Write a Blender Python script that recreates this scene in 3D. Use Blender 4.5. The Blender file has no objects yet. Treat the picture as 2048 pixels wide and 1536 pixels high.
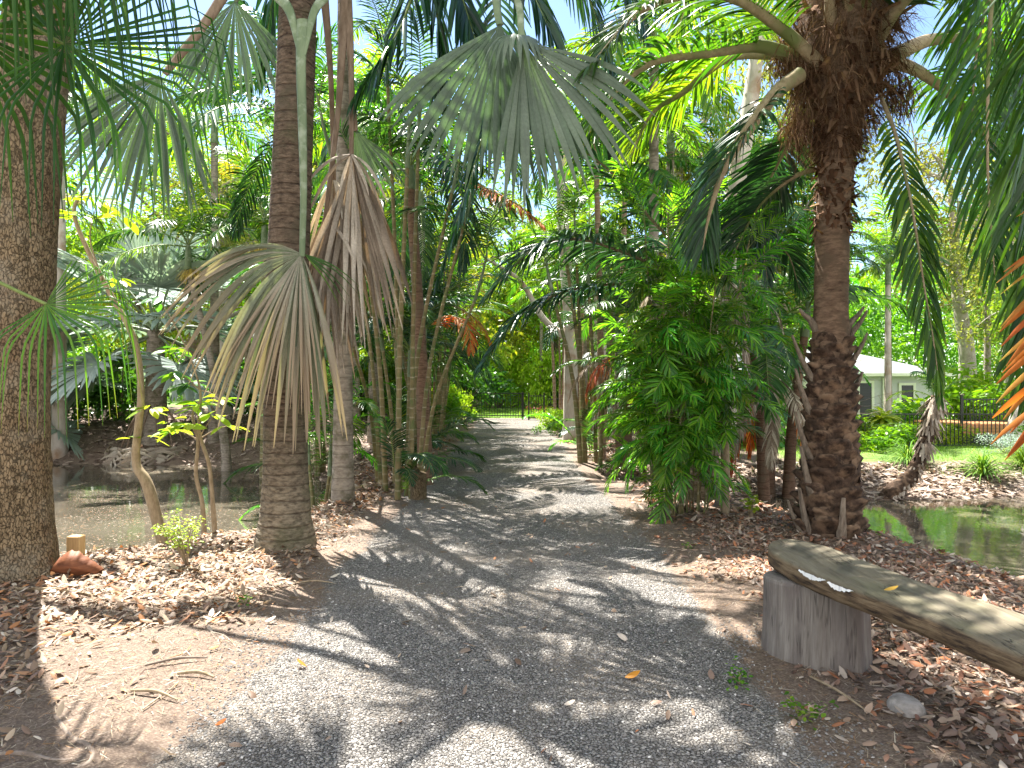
import bpy, math, random
import numpy as np
R = math.radians
rng = np.random.default_rng(7)
random.seed(7)
C = bpy.context.scene.collection
F = 1365.33
CAMZ = 1.5
def P(px, py, d):
    return np.array([(px-1024)/F*d, d, CAMZ+(768-py)/F*d])
def V(*a): return np.array(a, float)
def nrm(v):
    return v/np.maximum(np.linalg.norm(v, axis=-1, keepdims=True), 1e-9)
def U(a, b, n=None): return rng.uniform(a, b, n)
# ---------- noise ----------
def hsh(i, j, k):
    v = np.sin(i*127.1+j*311.7+k*74.7)*43758.5453
    return v-np.floor(v)
def vnoise(x, y, z=0.0):
    x, y, z = np.broadcast_arrays(np.asarray(x, float), y, z)
    i, j, k = np.floor(x), np.floor(y), np.floor(z)
    f, g, h = x-i, y-j, z-k
    f, g, h = f*f*(3-2*f), g*g*(3-2*g), h*h*(3-2*h)
    r = 0
    for a in (0, 1):
        for b in (0, 1):
            for c in (0, 1):
                r = r+hsh(i+a, j+b, k+c)*(f if a else 1-f)*(g if b else 1-g)*(h if c else 1-h)
    return r
def fbm(x, y, z=0.0, o=4):
    s = 0; a = .5
    for q in range(o):
        s = s+a*(vnoise(np.asarray(x)*2**q+q*17.3, np.asarray(y)*2**q, np.asarray(z)*2**q)-.5); a *= .5
    return s
def sstep(a, b, x):
    t = np.clip((x-a)/(b-a), 0, 1); return t*t*(3-2*t)
# ---------- mesh buffer ----------
class MB:
    def __init__(s): s.v = []; s.t = []; s.s = []; s.f = []; s.m = []; s.n = 0
    def add(s, v, f, m=0, t=0.5, ss=0.5):
        v = np.asarray(v, float).reshape(-1, 3); n = len(v)
        s.v.append(v); s.t.append(np.broadcast_to(np.asarray(t, float), (n,)).copy()); s.s.append(np.broadcast_to(np.asarray(ss, float), (n,)).copy())
        f = np.asarray(f, int)
        s.f.append(f+s.n); s.m.append(np.full(len(f), m)); s.n += n
    def box(s, c, d, m=0, rz=0.0, t=0.5):
        c = np.asarray(c, float); d = np.asarray(d, float)/2
        q = np.array([[a, b, e] for a in (-1, 1) for b in (-1, 1) for e in (-1, 1)])*d
        cs, sn = math.cos(rz), math.sin(rz)
        q = np.stack([q[:, 0]*cs-q[:, 1]*sn, q[:, 0]*sn+q[:, 1]*cs, q[:, 2]], 1)+c
        s.add(q, [[0, 1, 3, 2], [4, 6, 7, 5], [0, 4, 5, 1], [2, 3, 7, 6], [0, 2, 6, 4], [1, 5, 7, 3]], m, t)
    def mesh(s, name, mats, off=None, smooth=True):
        v = np.concatenate(s.v)
        if off is not None: v = v-np.asarray(off)
        fl = []; tot = []
        for f in s.f:
            fl.append(f.ravel()); tot.append(np.full(len(f), f.shape[1]))
        fl = np.concatenate(fl); tot = np.concatenate(tot); mi = np.concatenate(s.m)
        me = bpy.data.meshes.new(name)
        me.vertices.add(len(v)); me.vertices.foreach_set('co', v.astype(np.float32).ravel())
        me.loops.add(len(fl)); me.loops.foreach_set('vertex_index', fl.astype(np.int32))
        me.polygons.add(len(tot))
        st = np.concatenate([[0], np.cumsum(tot)[:-1]]).astype(np.int32)
        me.polygons.foreach_set('loop_start', st)
        me.polygons.foreach_set('material_index', mi.astype(np.int32))
        me.polygons.foreach_set('use_smooth', np.full(len(tot), smooth))
        for nm, arr in (('t', s.t), ('s', s.s)):
            at = me.attributes.new(nm, 'FLOAT', 'POINT'); at.data.foreach_set('value', np.concatenate(arr).astype(np.float32))
        me.update(calc_edges=True)
        for m in (mats if isinstance(mats, (list, tuple)) else [mats]): me.materials.append(m)
        return me
    def build(s, name, mats, parent=None, smooth=True):
        off = None
        if parent is not None: off = np.array(parent.location)
        me = s.mesh(name, mats, off, smooth)
        return link(name, me, parent)
def link(name, me, parent=None, loc=(0, 0, 0), rz=0.0, sc=1.0, rx=0.0, ry=0.0):
    o = bpy.data.objects.new(name, me); C.objects.link(o)
    if parent is not None: o.parent = parent
    o.location = loc; o.rotation_euler = (rx, ry, rz); o.scale = (sc, sc, sc) if np.isscalar(sc) else sc
    return o
def tag(o, label=None, cat=None, group=None, kind=None):
    if label: o['label'] = label
    if cat: o['category'] = cat
    if group: o['group'] = group
    if kind: o['kind'] = kind
    return o
def thing(name, label, cat, loc, group=None):
    o = bpy.data.objects.new(name, None); C.objects.link(o); o.location = [float(a) for a in loc]
    o.empty_display_size = .2
    return tag(o, label, cat, group)
# ---------- shapes ----------
DN = np.array([0, 0, -1.0])
def ribbon(mb, B, D, W, L, wd, seg=4, droop=0.0, prof=None, fold=0.0, mat=0, t=None, s0=0.0, kd=1.0, wob=0.0):
    B = np.atleast_2d(B).astype(float); N = len(B)
    D = nrm(np.broadcast_to(D, (N, 3)).astype(float)); W = np.broadcast_to(W, (N, 3)).astype(float)
    L = np.broadcast_to(L, (N,)).astype(float); wd = np.broadcast_to(wd, (N,)).astype(float)
    droop = np.broadcast_to(droop, (N,)).astype(float)
    if t is None: t = U(0, 1, N)
    t = np.broadcast_to(t, (N,))
    s = np.linspace(0, 1, seg+1)
    if prof is None: prof = lambda x: np.sin(np.pi*np.clip(.12+.86*x, 0, 1))**.7
    w = prof(s)
    if w.ndim == 1: w = np.broadcast_to(w, (N, seg+1))
    P_ = B.copy(); cols = 3 if fold else 2
    out = np.zeros((N, seg+1, cols, 3)); d = D.copy(); wob_d = rng.normal(0, 1, (N, 3))*wob
    for k in range(seg+1):
        sm = max(0.0, ((k+.0)/seg-s0)/(1-s0))**kd
        dd = nrm(D+DN*(droop*sm)[:, None]*1.6+wob_d*math.sin(3*s[k]))
        Wk = nrm(W-dd*np.sum(W*dd, 1, keepdims=True))
        hw = (wd*w[:, k]/2)[:, None]
        if k: P_ = P_+nrm(dd+d)*(L/seg)[:, None]
        d = dd
        out[:, k, 0] = P_-Wk*hw; out[:, k, -1] = P_+Wk*hw
        if cols == 3: out[:, k, 1] = P_-np.cross(Wk, dd)*hw*fold
    base = np.arange(N)[:, None, None]*(seg+1)*cols
    a = (np.arange(seg)*cols)[None, :, None]; c = np.arange(cols-1)[None, None, :]
    i0 = (base+a+c).ravel()
    f = np.stack([i0, i0+1, i0+cols+1, i0+cols], 1)
    tt = np.repeat(t, (seg+1)*cols); ss = np.tile(np.repeat(s, cols), N)
    mb.add(out.reshape(-1, 3), f, mat, tt, ss)
def resample(pts, n):
    pts = np.asarray(pts, float)
    # Catmull-Rom through the points
    q = np.vstack([2*pts[0]-pts[1], pts, 2*pts[-1]-pts[-2]])
    u = np.linspace(0, len(pts)-1-1e-6, n); i = np.floor(u).astype(int); f = (u-i)[:, None]
    p0, p1, p2, p3 = q[i], q[i+1], q[i+2], q[i+3]
    return .5*((2*p1)+(-p0+p2)*f+(2*p0-5*p1+4*p2-p3)*f*f+(-p0+3*p1-3*p2+p3)*f**3)
def interp(arr, n):
    arr = np.asarray(arr, float); return np.interp(np.linspace(0, 1, n), np.linspace(0, 1, len(arr)), arr)
def tube(mb, pts, rad, sides=8, rings=None, mat=0, disp=None, flat=1.0, t=0.5, cap=True, ref=None):
    pts = np.asarray(pts, float)
    if rings: pts = resample(pts, rings)
    K = len(pts); r = interp(rad, K)
    T = nrm(np.gradient(pts, axis=0))
    if ref is None: ref = V(1, .01, .02) if abs(T[K//2][2]) > .6 else V(.02, .01, 1)
    S = nrm(ref-T*np.sum(T*ref, 1, keepdims=True)); N_ = np.cross(T, S)
    th = np.linspace(0, 2*np.pi, sides, endpoint=False)
    rr = np.broadcast_to(r[:, None], (K, sides)).copy()
    if disp is not None: rr = rr*(1+disp(th[None, :], np.linspace(0, 1, K)[:, None], pts))
    v = pts[:, None]+rr[..., None]*(S[:, None]*np.cos(th)[None, :, None]+flat*N_[:, None]*np.sin(th)[None, :, None])
    i = np.arange(K-1)[:, None]*sides; j = np.arange(sides)[None]; j2 = (j+1) % sides
    f = np.stack([(i+j).ravel(), (i+j2).ravel(), (i+sides+j2).ravel(), (i+sides+j).ravel()], 1)
    mb.add(v.reshape(-1, 3), f, mat, t, np.repeat(np.linspace(0, 1, K), sides))
    if cap:
        for e, kk in ((0, 0), (1, K-1)):
            vv = np.vstack([v[kk], pts[kk]+T[kk]*(r[kk]*.15 if e else -r[kk]*.1)]); jj = np.arange(sides)
            ff = np.stack([jj, (jj+1) % sides, np.full(sides, sides)], 1)
            if not e: ff = ff[:, ::-1]
            mb.add(vv, ff, mat, t, float(e))
def pinnate(mb, pts, n=40, Lf=.5, wf=.04, pf=.15, a0=68, a1=22, vee=15, droop=.35, seg=3, fold=0.35, r0=.02, r1=.004, leaf=0, rach=1, jit=.12, wob=.1, lprof=None, one=0, sides=6, flat=.8, tt=(0, 1), up=None, miss=0.0):
    K = max(10, 3*len(pts)); c = resample(pts, K)
    tube(mb, c, [r0, r0*.75, r0*.5, r1], sides, None, rach, flat=flat, cap=False, ref=V(0, 0, 1) if up is None else up)
    if up is None: up = V(0, 0, 1)
    T = nrm(np.gradient(c, axis=0)); u = np.linspace(pf, 1, n); k = u*(K-1)
    pos = np.stack([np.interp(k, np.arange(K), c[:, a]) for a in range(3)], 1)
    tg = nrm(np.stack([np.interp(k, np.arange(K), T[:, a]) for a in range(3)], 1))
    S = nrm(np.cross(tg, up+V(.001, .002, 0))); Nn = np.cross(S, tg)
    x = (u-pf)/(1-pf)
    lp = np.clip(np.sin(np.pi*(.14+.8*x))**.75, .12, 1) if lprof is None else lprof(x)
    for sg in (-1, 1):
        if one and sg != one: continue
        a = np.radians(a0+(a1-a0)*x**1.2)+U(-jit, jit, n)
        v = np.radians(vee)+U(-jit, jit, n)
        side = S*sg*np.cos(v)[:, None]+Nn*np.sin(v)[:, None]
        D = tg*np.cos(a)[:, None]+side*np.sin(a)[:, None]
        Wd = nrm(tg-D*np.sum(tg*D, 1, keepdims=True)+rng.normal(0, .18, (n, 3)))
        keep = rng.random(n) >= miss
        L = Lf*lp*U(.88, 1.08, n)
        ribbon(mb, pos[keep], D[keep], Wd[keep], L[keep], wf*(.6+.4*lp[keep]), seg, droop*U(.6, 1.4, keep.sum()), None, fold, leaf, U(tt[0], tt[1], keep.sum()), 0.1, 1.0, wob)
def arc(L, elev, bend, n=9, side=0.0, pw=1.3):
    a = R(elev)-R(bend)*np.linspace(0, 1, n)**pw
    st = L/(n-1); x = np.concatenate([[0], np.cumsum(np.cos(a[:-1])*st)]); z = np.concatenate([[0], np.cumsum(np.sin(a[:-1])*st)])
    return np.stack([x, side*x*x/L, z], 1)
def fan(mb, apex, out, side, Rr=1.2, n=40, th0=-80, th1=80, split=.5, droop=.3, s0=.45, cup=0.1, pleat=.5, leaf=0, lenf=None, seg=7, t0=.2, t1=.8, jit=.006, wmul=1.22, wob=.04, costa=.0, kd=1.0):
    out = nrm(np.asarray(out, float)); side = np.asarray(side, float); side = nrm(side-out*np.dot(side, out)); nn = np.cross(out, side)
    th = np.radians(np.linspace(th0, th1, n)); dth = abs(th[1]-th[0])
    thj = th+U(-jit, jit, n)
    D = out*np.cos(thj)[:, None]+side*np.sin(thj)[:, None]
    D = nrm(D+nn*(cup*np.sin(th)**2)[:, None]+nn*(U(-1, 1, n)*jit*.8)[:, None])
    W = -out*np.sin(th)[:, None]+side*np.cos(th)[:, None]
    lf = Rr*(.8+.2*np.cos(th)) if lenf is None else Rr*lenf(np.degrees(th))
    lf = lf*U(.93, 1.05, n)
    s = np.linspace(0, 1, seg+1)
    w = np.where(s[None] < split, s[None]*dth*wmul, split*dth*wmul*np.clip((1-s[None])/(1-split), 0.04, 1)**.75)
    w = w*lf[:, None]
    B = np.asarray(apex)+out*(costa*Rr*np.clip(np.cos(th), 0, 1))[:, None]
    ribbon(mb, B, D, W, lf, 1.0, seg, droop*(1+U(-.25, .25, n)), lambda x: w, pleat, leaf, U(t0, t1, n), s0, kd, wob)
class G:
    def __init__(s, name):
        s.m = bpy.data.materials.new(name); s.m.use_nodes = True; s.nt = s.m.node_tree; s.nt.nodes.clear()
        s.out = s.nt.nodes.new('ShaderNodeOutputMaterial')
    def n(s, ty, **kw):
        nd = s.nt.nodes.new('ShaderNode'+ty)
        for k, v in kw.items():
            if k in nd.inputs.keys() or k.replace('_', ' ') in nd.inputs.keys():
                s.set(nd, k if k in nd.inputs.keys() else k.replace('_', ' '), v)
            else: setattr(nd, k, v)
        return nd
    def set(s, nd, k, v):
        if isinstance(v, bpy.types.NodeSocket): s.nt.links.new(v, nd.inputs[k])
        else:
            if isinstance(v, (tuple, list)) and len(v) == 3 and nd.inputs[k].type == 'RGBA': v = (*v, 1)
            nd.inputs[k].default_value = v
    def obj(s, scale=(1, 1, 1)):
        tc = s.n('TexCoord'); return s.n('Mapping', Vector=tc.outputs['Object'], Scale=scale).outputs[0]
    def noise(s, vec, scale, detail=4, rough=.55, dist=0.0):
        return s.n('TexNoise', Vector=vec, Scale=scale, Detail=detail, Roughness=rough, Distortion=dist).outputs['Fac']
    def ramp(s, fac, stops, interp='LINEAR'):
        r = s.n('ValToRGB', Fac=fac); cr = r.color_ramp; cr.interpolation = interp
        while len(cr.elements) < len(stops): cr.elements.new(.5)
        for e, (p, c) in zip(cr.elements, stops):
            e.position = p; e.color = (*c, 1) if not np.isscalar(c) else (c, c, c, 1)
        return r.outputs[0]
    def mix(s, a, b, fac, mode='MIX'):
        m = s.n('MixRGB', blend_type=mode); s.set(m, 'Fac', fac); s.set(m, 'Color1', a); s.set(m, 'Color2', b); return m.outputs[0]
    def math(s, op, a, b=0.0, clamp=False):
        m = s.n('Math', operation=op, use_clamp=clamp)
        for i, v in enumerate((a, b)):
            if isinstance(v, bpy.types.NodeSocket): s.nt.links.new(v, m.inputs[i])
            else: m.inputs[i].default_value = v
        return m.outputs[0]
    def attr(s, nm): return s.n('Attribute', attribute_name=nm).outputs['Fac']
    def bump(s, h, strength=.5, dist=.02, normal=None):
        b = s.n('Bump', Height=h, Strength=strength, Distance=dist)
        if normal is not None: s.set(b, 'Normal', normal)
        return b.outputs[0]
    def pbr(s, col, rough=.7, normal=None, spec=.4, **kw):
        p = s.n('BsdfPrincipled'); s.set(p, 'Base Color', col); s.set(p, 'Roughness', rough); s.set(p, 'Specular IOR Level', spec)
        if normal is not None: s.set(p, 'Normal', normal)
        for k, v in kw.items(): s.set(p, k, v)
        return p.outputs[0]
    def done(s, sh): s.nt.links.new(sh, s.out.inputs['Surface']); return s.m
def leafmat(name, cols, tip=None, tips=(.6, .95), trans=.35, tcol=(1.5, 1.7, .5), rough=.42, spec=.45, var=.25, streak=0.0, back=None):
    g = G(name)
    st = [(i/max(1, len(cols)-1), c) for i, c in enumerate(cols)]
    c = g.ramp(g.attr('t'), st)
    oi = g.n('ObjectInfo').outputs['Random']
    ns = g.noise(g.obj(), 3.0, 3)
    val = g.math('ADD', g.math('MULTIPLY', oi, var), g.math('MULTIPLY', ns, .9)); val = g.math('ADD', val, 1-.45-var/2)
    if streak:
        tc = g.n('TexCoord'); sn = g.noise(tc.outputs['Object'], 45, 2, .6)
        val = g.math('MULTIPLY', val, g.math('ADD', g.math('MULTIPLY', sn, streak*2), 1-streak))
    hs = g.n('HueSaturation', Color=c, Value=val)
    g.set(hs, 'Hue', g.math('ADD', .485, g.math('MULTIPLY', oi, .03)))
    c = hs.outputs[0]
    if tip:
        jt = g.math('ADD', g.attr('s'), g.math('MULTIPLY', g.math('SUBTRACT', g.attr('t'), .5), .5))
        f = g.n('MapRange', Value=jt); f.inputs['From Min'].default_value = tips[0]; f.inputs['From Max'].default_value = tips[1]
        c = g.mix(c, tip, f.outputs[0])
    if back:
        geo = g.n('NewGeometry'); c = g.mix(c, back, g.math('MULTIPLY', geo.outputs['Backfacing'], .0))
    sh = g.pbr(c, rough, None, spec*.55)
    tr = g.n('BsdfTranslucent'); g.set(tr, 'Color', g.mix(c, tcol, 1.0, 'MULTIPLY'))
    mx = g.n('MixShader', Fac=trans); g.nt.links.new(sh, mx.inputs[1]); g.nt.links.new(tr.outputs[0], mx.inputs[2])
    return g.done(mx.outputs[0])
def barkmat(name, c1, c2, c3=None, foot=None, vscale=(9, 9, 9), rings=0.0, bumpd=.012, crack=0.0, moss=None, nscale=6, rough=.9, ringcol=None, vor=0):
    g = G(name); v = g.obj(vscale)
    n1 = g.noise(v, 1.0, 6, .65); n2 = g.noise(g.obj(), nscale, 4)
    c = g.ramp(n1, [(.3, c1), (.62, c2)])
    if c3: c = g.mix(c, c3, g.ramp(n2, [(.5, 0.0), (.66, 1.0)]))
    if foot:
        fz = g.n('SeparateXYZ', Vector=g.obj()).outputs['Z']; fz = g.math('ADD', fz, g.math('MULTIPLY', g.noise(g.obj(), 3.0, 4), 1.2))
        c = g.mix(c, g.mix(foot, c1, g.ramp(n1, [(.35, .75), (.6, 0.0)])), g.ramp(g.math('MULTIPLY', fz, .4), [(.35, .85), (.75, 0.0)]))
    h = n1
    if rings:
        sep = g.n('SeparateXYZ', Vector=g.obj()); z = sep.outputs['Z']
        zz = g.math('ADD', z, g.math('ADD', g.math('MULTIPLY', g.noise(g.obj((3, 3, 3)), 1.0, 3), .07), g.math('MULTIPLY', g.noise(g.obj((.01, .01, 2.5)), 1.0, 2), .25)))
        w = g.math('FRACT', g.math('MULTIPLY', zz, rings))
        band = g.ramp(w, [(0, 0.0), (.06, 1.0), (.12, 1.0), (.2, 0.0)])
        c = g.mix(c, ringcol or c1, g.math('MULTIPLY', band, g.ramp(g.noise(g.obj((7, 7, 7)), 1.0, 3), [(.3, .15), (.65, .8)]))); h = g.math('SUBTRACT', h, g.math('MULTIPLY', band, .4))
    if vor:
        vd = g.n('TexVoronoi', feature='DISTANCE_TO_EDGE', Scale=1.0, Vector=g.n('VectorMath', operation='ADD').outputs[0])
        vm = vd.inputs['Vector'].links[0].from_node
        g.nt.links.new(g.obj((vor, vor, vor*.42)), vm.inputs[0])
        dn = g.n('TexNoise', Vector=g.obj(), Scale=9.0, Detail=5.0, Roughness=.7); dsc = g.n('VectorMath', operation='SCALE'); g.nt.links.new(dn.outputs['Color'], dsc.inputs[0]); dsc.inputs['Scale'].default_value = 3.2; g.nt.links.new(dsc.outputs[0], vm.inputs[1])
        e = g.ramp(vd.outputs['Distance'], [(.0, 0.0), (.10, 1.0)])
        c = g.mix(tuple(x*.4 for x in c1), c, g.math('ADD', g.math('MULTIPLY', e, .75), .25)); h = g.math('ADD', g.math('MULTIPLY', h, .5), g.math('MULTIPLY', e, 1.2))
    if moss:
        c = g.mix(c, moss, g.ramp(g.noise(g.obj(), 2.3, 5, .7), [(.5, 0.0), (.68, .8)]))
    return g.done(g.pbr(c, rough, g.bump(h, .9, bumpd), .2))
M = {}
# foliage
M['green'] = leafmat('palm_green', [(.012, .045, .010), (.030, .095, .020), (.060, .14, .022)], trans=.32, rough=.33, spec=.55, tcol=(2.2, 2.2, .5))
M['dark'] = leafmat('palm_dark_green', [(.008, .030, .016), (.018, .060, .026), (.03, .085, .03)], trans=.2, rough=.28, spec=.6, tcol=(2.0, 2.2, .6))
M['bright'] = leafmat('palm_bright_green', [(.04, .13, .012), (.095, .22, .02), (.18, .28, .03)], trans=.46, rough=.38, tcol=(2.2, 2.0, .4))
M['cane'] = leafmat('cane_green', [(.018, .07, .012), (.045, .13, .018), (.10, .19, .02)], tip=(.22, .2, .03), tips=(.85, 1.2), trans=.4, rough=.32, spec=.55, tcol=(2.3, 2.1, .4))
M['yellow'] = leafmat('yellow_frond', [(.12, .20, .02), (.30, .30, .03), (.40, .28, .04)], tip=(.3, .2, .06), trans=.45, tcol=(1.6, 1.4, .4))
M['bamboo'] = leafmat('bamboo_palm_green', [(.03, .13, .016), (.075, .24, .025), (.19, .38, .035)], trans=.42, rough=.2, spec=.7, tcol=(2.1, 2.2, .5))
M['silver'] = leafmat('silver_fan', [(.06, .098, .062), (.098, .14, .096), (.145, .19, .14)], trans=.22, rough=.42, spec=.5, tcol=(1.3, 1.7, .6), streak=.3)
M['silverblue'] = leafmat('silver_blue_fan', [(.20, .27, .25), (.30, .37, .34), (.40, .46, .42)], trans=.22, rough=.55, spec=.35, tcol=(1.2, 1.4, .8))
M['silvertip'] = leafmat('silver_fan_browning', [(.13, .17, .10), (.24, .26, .19), (.34, .31, .25)], tip=(.32, .245, .17), tips=(.3, .85), trans=.22, rough=.55, tcol=(1.2, 1.3, .6), streak=.35)
M['dead'] = leafmat('dead_frond', [(.20, .16, .12), (.36, .31, .245), (.54, .49, .41)], trans=.15, rough=.75, spec=.2, tcol=(1.3, 1.0, .6), streak=.4)
M['deadred'] = leafmat('rusty_frond', [(.32, .07, .015), (.48, .14, .03), (.46, .27, .06)], trans=.3, rough=.6, tcol=(1.6, 1.0, .4))
M['orange'] = leafmat('orange_frond', [(.36, .10, .025), (.42, .17, .035), (.36, .25, .05)], tip=(.30, .33, .05), tips=(.95, 1.4), trans=.4, rough=.5, tcol=(1.5, 1.2, .5))
M['livistona'] = leafmat('cabbage_palm_leaf', [(.014, .055, .012), (.04, .115, .018), (.11, .22, .02)], tip=(.20, .17, .03), tips=(.95, 1.25), trans=.35, rough=.35, spec=.5, tcol=(2.0, 2.0, .4))
M['tree'] = leafmat('tree_leaf', [(.05, .14, .02), (.12, .24, .03), (.22, .33, .05)], trans=.45, rough=.45, tcol=(2.0, 1.9, .4))
M['treeolive'] = leafmat('tree_leaf_olive', [(.10, .14, .04), (.18, .22, .06), (.26, .27, .10)], trans=.45, rough=.5, tcol=(1.7, 1.5, .5))
M['treegold'] = leafmat('tree_leaf_gold', [(.12, .20, .02), (.24, .30, .03), (.36, .36, .05)], trans=.5, rough=.5, tcol=(1.6, 1.5, .4))
M['shrub'] = leafmat('shrub_leaf', [(.02, .07, .015), (.04, .12, .02), (.08, .17, .03)], trans=.3, rough=.35, tcol=(2, 2, .5))
M['lime'] = leafmat('lime_leaf', [(.16, .32, .02), (.30, .45, .04), (.42, .5, .06)], trans=.45, rough=.4, tcol=(1.4, 1.4, .4))
M['glossy'] = leafmat('sapling_leaf', [(.03, .09, .02), (.06, .17, .03), (.16, .30, .04)], trans=.4, rough=.3, tcol=(1.9, 1.8, .4))
M['grass'] = leafmat('grass_blade', [(.06, .14, .02), (.12, .24, .03), (.24, .32, .06)], trans=.4, rough=.6, tcol=(1.5, 1.4, .4))
M['litter'] = leafmat('litter_leaf', [(.09, .055, .038), (.17, .12, .08), (.30, .225, .15), (.46, .37, .265), (.25, .14, .085), (.42, .20, .08), (.25, .195, .15), (.20, .13, .09), (.60, .53, .43), (.14, .10, .075)], trans=.12, rough=.55, spec=.35, var=0, tcol=(1.3, 1.0, .6))
M['litterfar'] = leafmat('bank_litter', [(.15, .11, .085), (.34, .27, .22), (.46, .38, .31), (.25, .185, .15)], trans=.1, rough=.7, spec=.2, var=0, tcol=(1.2, 1, .7))
M['orangeleaf'] = leafmat('fallen_leaf', [(.55, .17, .03), (.60, .22, .03), (.50, .28, .06)], trans=.15, rough=.4, var=.1)
M['fibre'] = leafmat('palm_fibre', [(.045, .024, .014), (.13, .072, .042), (.27, .175, .11)], trans=.1, rough=.9, spec=.1)
# woods
M['rachis'] = barkmat('rachis', (.10, .16, .04), (.20, .26, .08), vscale=(20, 20, 20), bumpd=.001, rough=.5)
M['petiole'] = barkmat('date_petiole', (.22, .17, .10), (.38, .31, .20), c3=(.14, .17, .06), vscale=(20, 20, 20), bumpd=.003, nscale=2.5, rough=.6)
M['deadstem'] = barkmat('dead_petiole', (.13, .09, .06), (.26, .195, .14), vscale=(20, 20, 6), bumpd=.003)
M['greenstem'] = barkmat('waxy_petiole', (.09, .135, .07), (.17, .22, .125), c3=(.26, .31, .22), vscale=(9, 9, 2), nscale=9, bumpd=.001, rough=.5)
M['mainbark'] = barkmat('ringed_bark', (.030, .020, .014), (.17, .125, .088), c3=(.09, .075, .05), foot=(.27, .23, .165), vscale=(16, 16, 38), rings=9, bumpd=.022, moss=(.085, .085, .045), ringcol=(.04, .026, .018), nscale=3)
M['rough'] = barkmat('plated_bark', (.12, .088, .05), (.27, .205, .125), c3=(.19, .13, .075), vscale=(30, 30, 16), bumpd=.016, vor=52, nscale=3, moss=(.27, .24, .18))
M['greybark'] = barkmat('grey_bark', (.17, .14, .11), (.33, .29, .24), c3=(.12, .11, .07), vscale=(12, 12, 30), rings=7, bumpd=.006, ringcol=(.12, .10, .08))
M['redbark'] = barkmat('reddish_bark', (.09, .052, .034), (.22, .14, .095), c3=(.15, .11, .075), vscale=(12, 12, 40), rings=8, bumpd=.008)
M['canebark'] = barkmat('cane_bark', (.13, .115, .05), (.24, .19, .095), c3=(.12, .15, .055), vscale=(16, 16, 8), rings=7.5, bumpd=.004, ringcol=(.38, .34, .24), rough=.6)
M['ringwhite'] = barkmat('ringed_cane', (.22, .14, .09), (.34, .24, .17), vscale=(16, 16, 8), rings=8, bumpd=.004, ringcol=(.52, .46, .38))
M['gum'] = barkmat('gum_bark', (.34, .30, .25), (.56, .51, .45), c3=(.30, .20, .13), vscale=(5, 5, 1.5), bumpd=.008, nscale=1.6, rough=.75)
M['tan'] = barkmat('sapling_bark', (.20, .15, .09), (.34, .27, .18), vscale=(30, 30, 12), bumpd=.002)
M['date'] = barkmat('date_bark', (.06, .036, .024), (.20, .135, .09), c3=(.11, .078, .052), vscale=(10, 10, 30), bumpd=.012)
M['boot'] = barkmat('leaf_base_scars', (.014, .010, .008), (.095, .06, .04), c3=(.19, .125, .08), vscale=(14, 14, 14), bumpd=.012, nscale=7)
M['stub'] = barkmat('old_stub', (.08, .06, .045), (.26, .21, .16), vscale=(40, 40, 8), bumpd=.006)
M['branch'] = barkmat('tree_branch', (.12, .09, .07), (.27, .22, .18), vscale=(14, 14, 10), bumpd=.006)
M['palebranch'] = barkmat('pale_branch', (.25, .22, .18), (.42, .38, .33), vscale=(14, 14, 10), bumpd=.004)
def stumpmat():
    g = G('weathered_stump'); a = g.noise(g.obj((55, 55, 2.2)), 1.0, 6, .7); b = g.noise(g.obj((9, 9, 1.6)), 1.0, 5, .65, .4)
    c = g.ramp(a, [(.3, (.13, .113, .098)), (.5, (.20, .178, .155)), (.7, (.28, .255, .225))])
    c = g.mix(c, (.135, .113, .102), g.ramp(b, [(.46, 0.0), (.6, .85)]))
    ck = g.ramp(g.noise(g.obj((16, 16, .7)), 1.0, 3, .6), [(.485, 0.0), (.497, 1.0), (.503, 1.0), (.515, 0.0)])
    ck = g.math('MULTIPLY', ck, g.ramp(g.noise(g.obj(), 6, 2), [(.45, 0.0), (.55, 1.0)])); c = g.mix(c, (.02, .016, .013), g.math('MULTIPLY', ck, .45))
    return g.done(g.pbr(c, .85, g.bump(g.math('SUBTRACT', g.math('MULTIPLY', a, .5), g.math('MULTIPLY', ck, .5)), .8, .007), .25))
M['stump'] = stumpmat()
def plankmat():
    g = G('weathered_plank')
    v = g.obj((14, 2.2, 14)); n = g.noise(v, 1.6, 7, .68, .6); f = g.noise(g.obj((70, 5, 70)), 1, 3)
    c = g.ramp(n, [(.3, (.09, .072, .048)), (.5, (.15, .128, .088)), (.7, (.21, .185, .13))])
    c = g.mix(c, (.12, .125, .06), g.ramp(g.noise(g.obj(), 3, 4), [(.52, 0.0), (.7, .4)]))
    cr = g.ramp(g.noise(g.obj((9, .9, 9)), 1.4, 3, .6, 1.2), [(.482, 0.0), (.496, 1.0), (.50, 1.0), (.512, 0.0)])
    crm = g.math('MULTIPLY', cr, g.ramp(g.noise(g.obj(), 5, 2), [(.5, 0.0), (.56, 1.0)]))
    c = g.mix(c, (.03, .022, .015), g.math('MULTIPLY', crm, .8))
    # worn edge: warm brown side with dark streaks
    side = g.attr('s')
    sc = g.ramp(g.noise(g.obj((6, 3, 30)), 1.3, 5, .7), [(.38, (.03, .02, .014)), (.5, (.13, .088, .05)), (.66, (.22, .165, .10))])
    c = g.mix(c, sc, side)
    return g.done(g.pbr(c, .75, g.bump(g.math('ADD', n, g.math('SUBTRACT', g.math('MULTIPLY', f, .3), g.math('MULTIPLY', crm, 1.2))), .7, .006), .3))
M['plank'] = plankmat()
def simple(name, col, rough=.6, spec=.4, n=0.0, metal=0.0):
    g = G(name); c = col
    if n: c = g.mix(tuple(x*(1-n) for x in col), tuple(min(1, x*(1+n)) for x in col), g.noise(g.obj(), 8, 5))
    return g.done(g.pbr(c, rough, None, spec, Metallic=metal))
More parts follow.
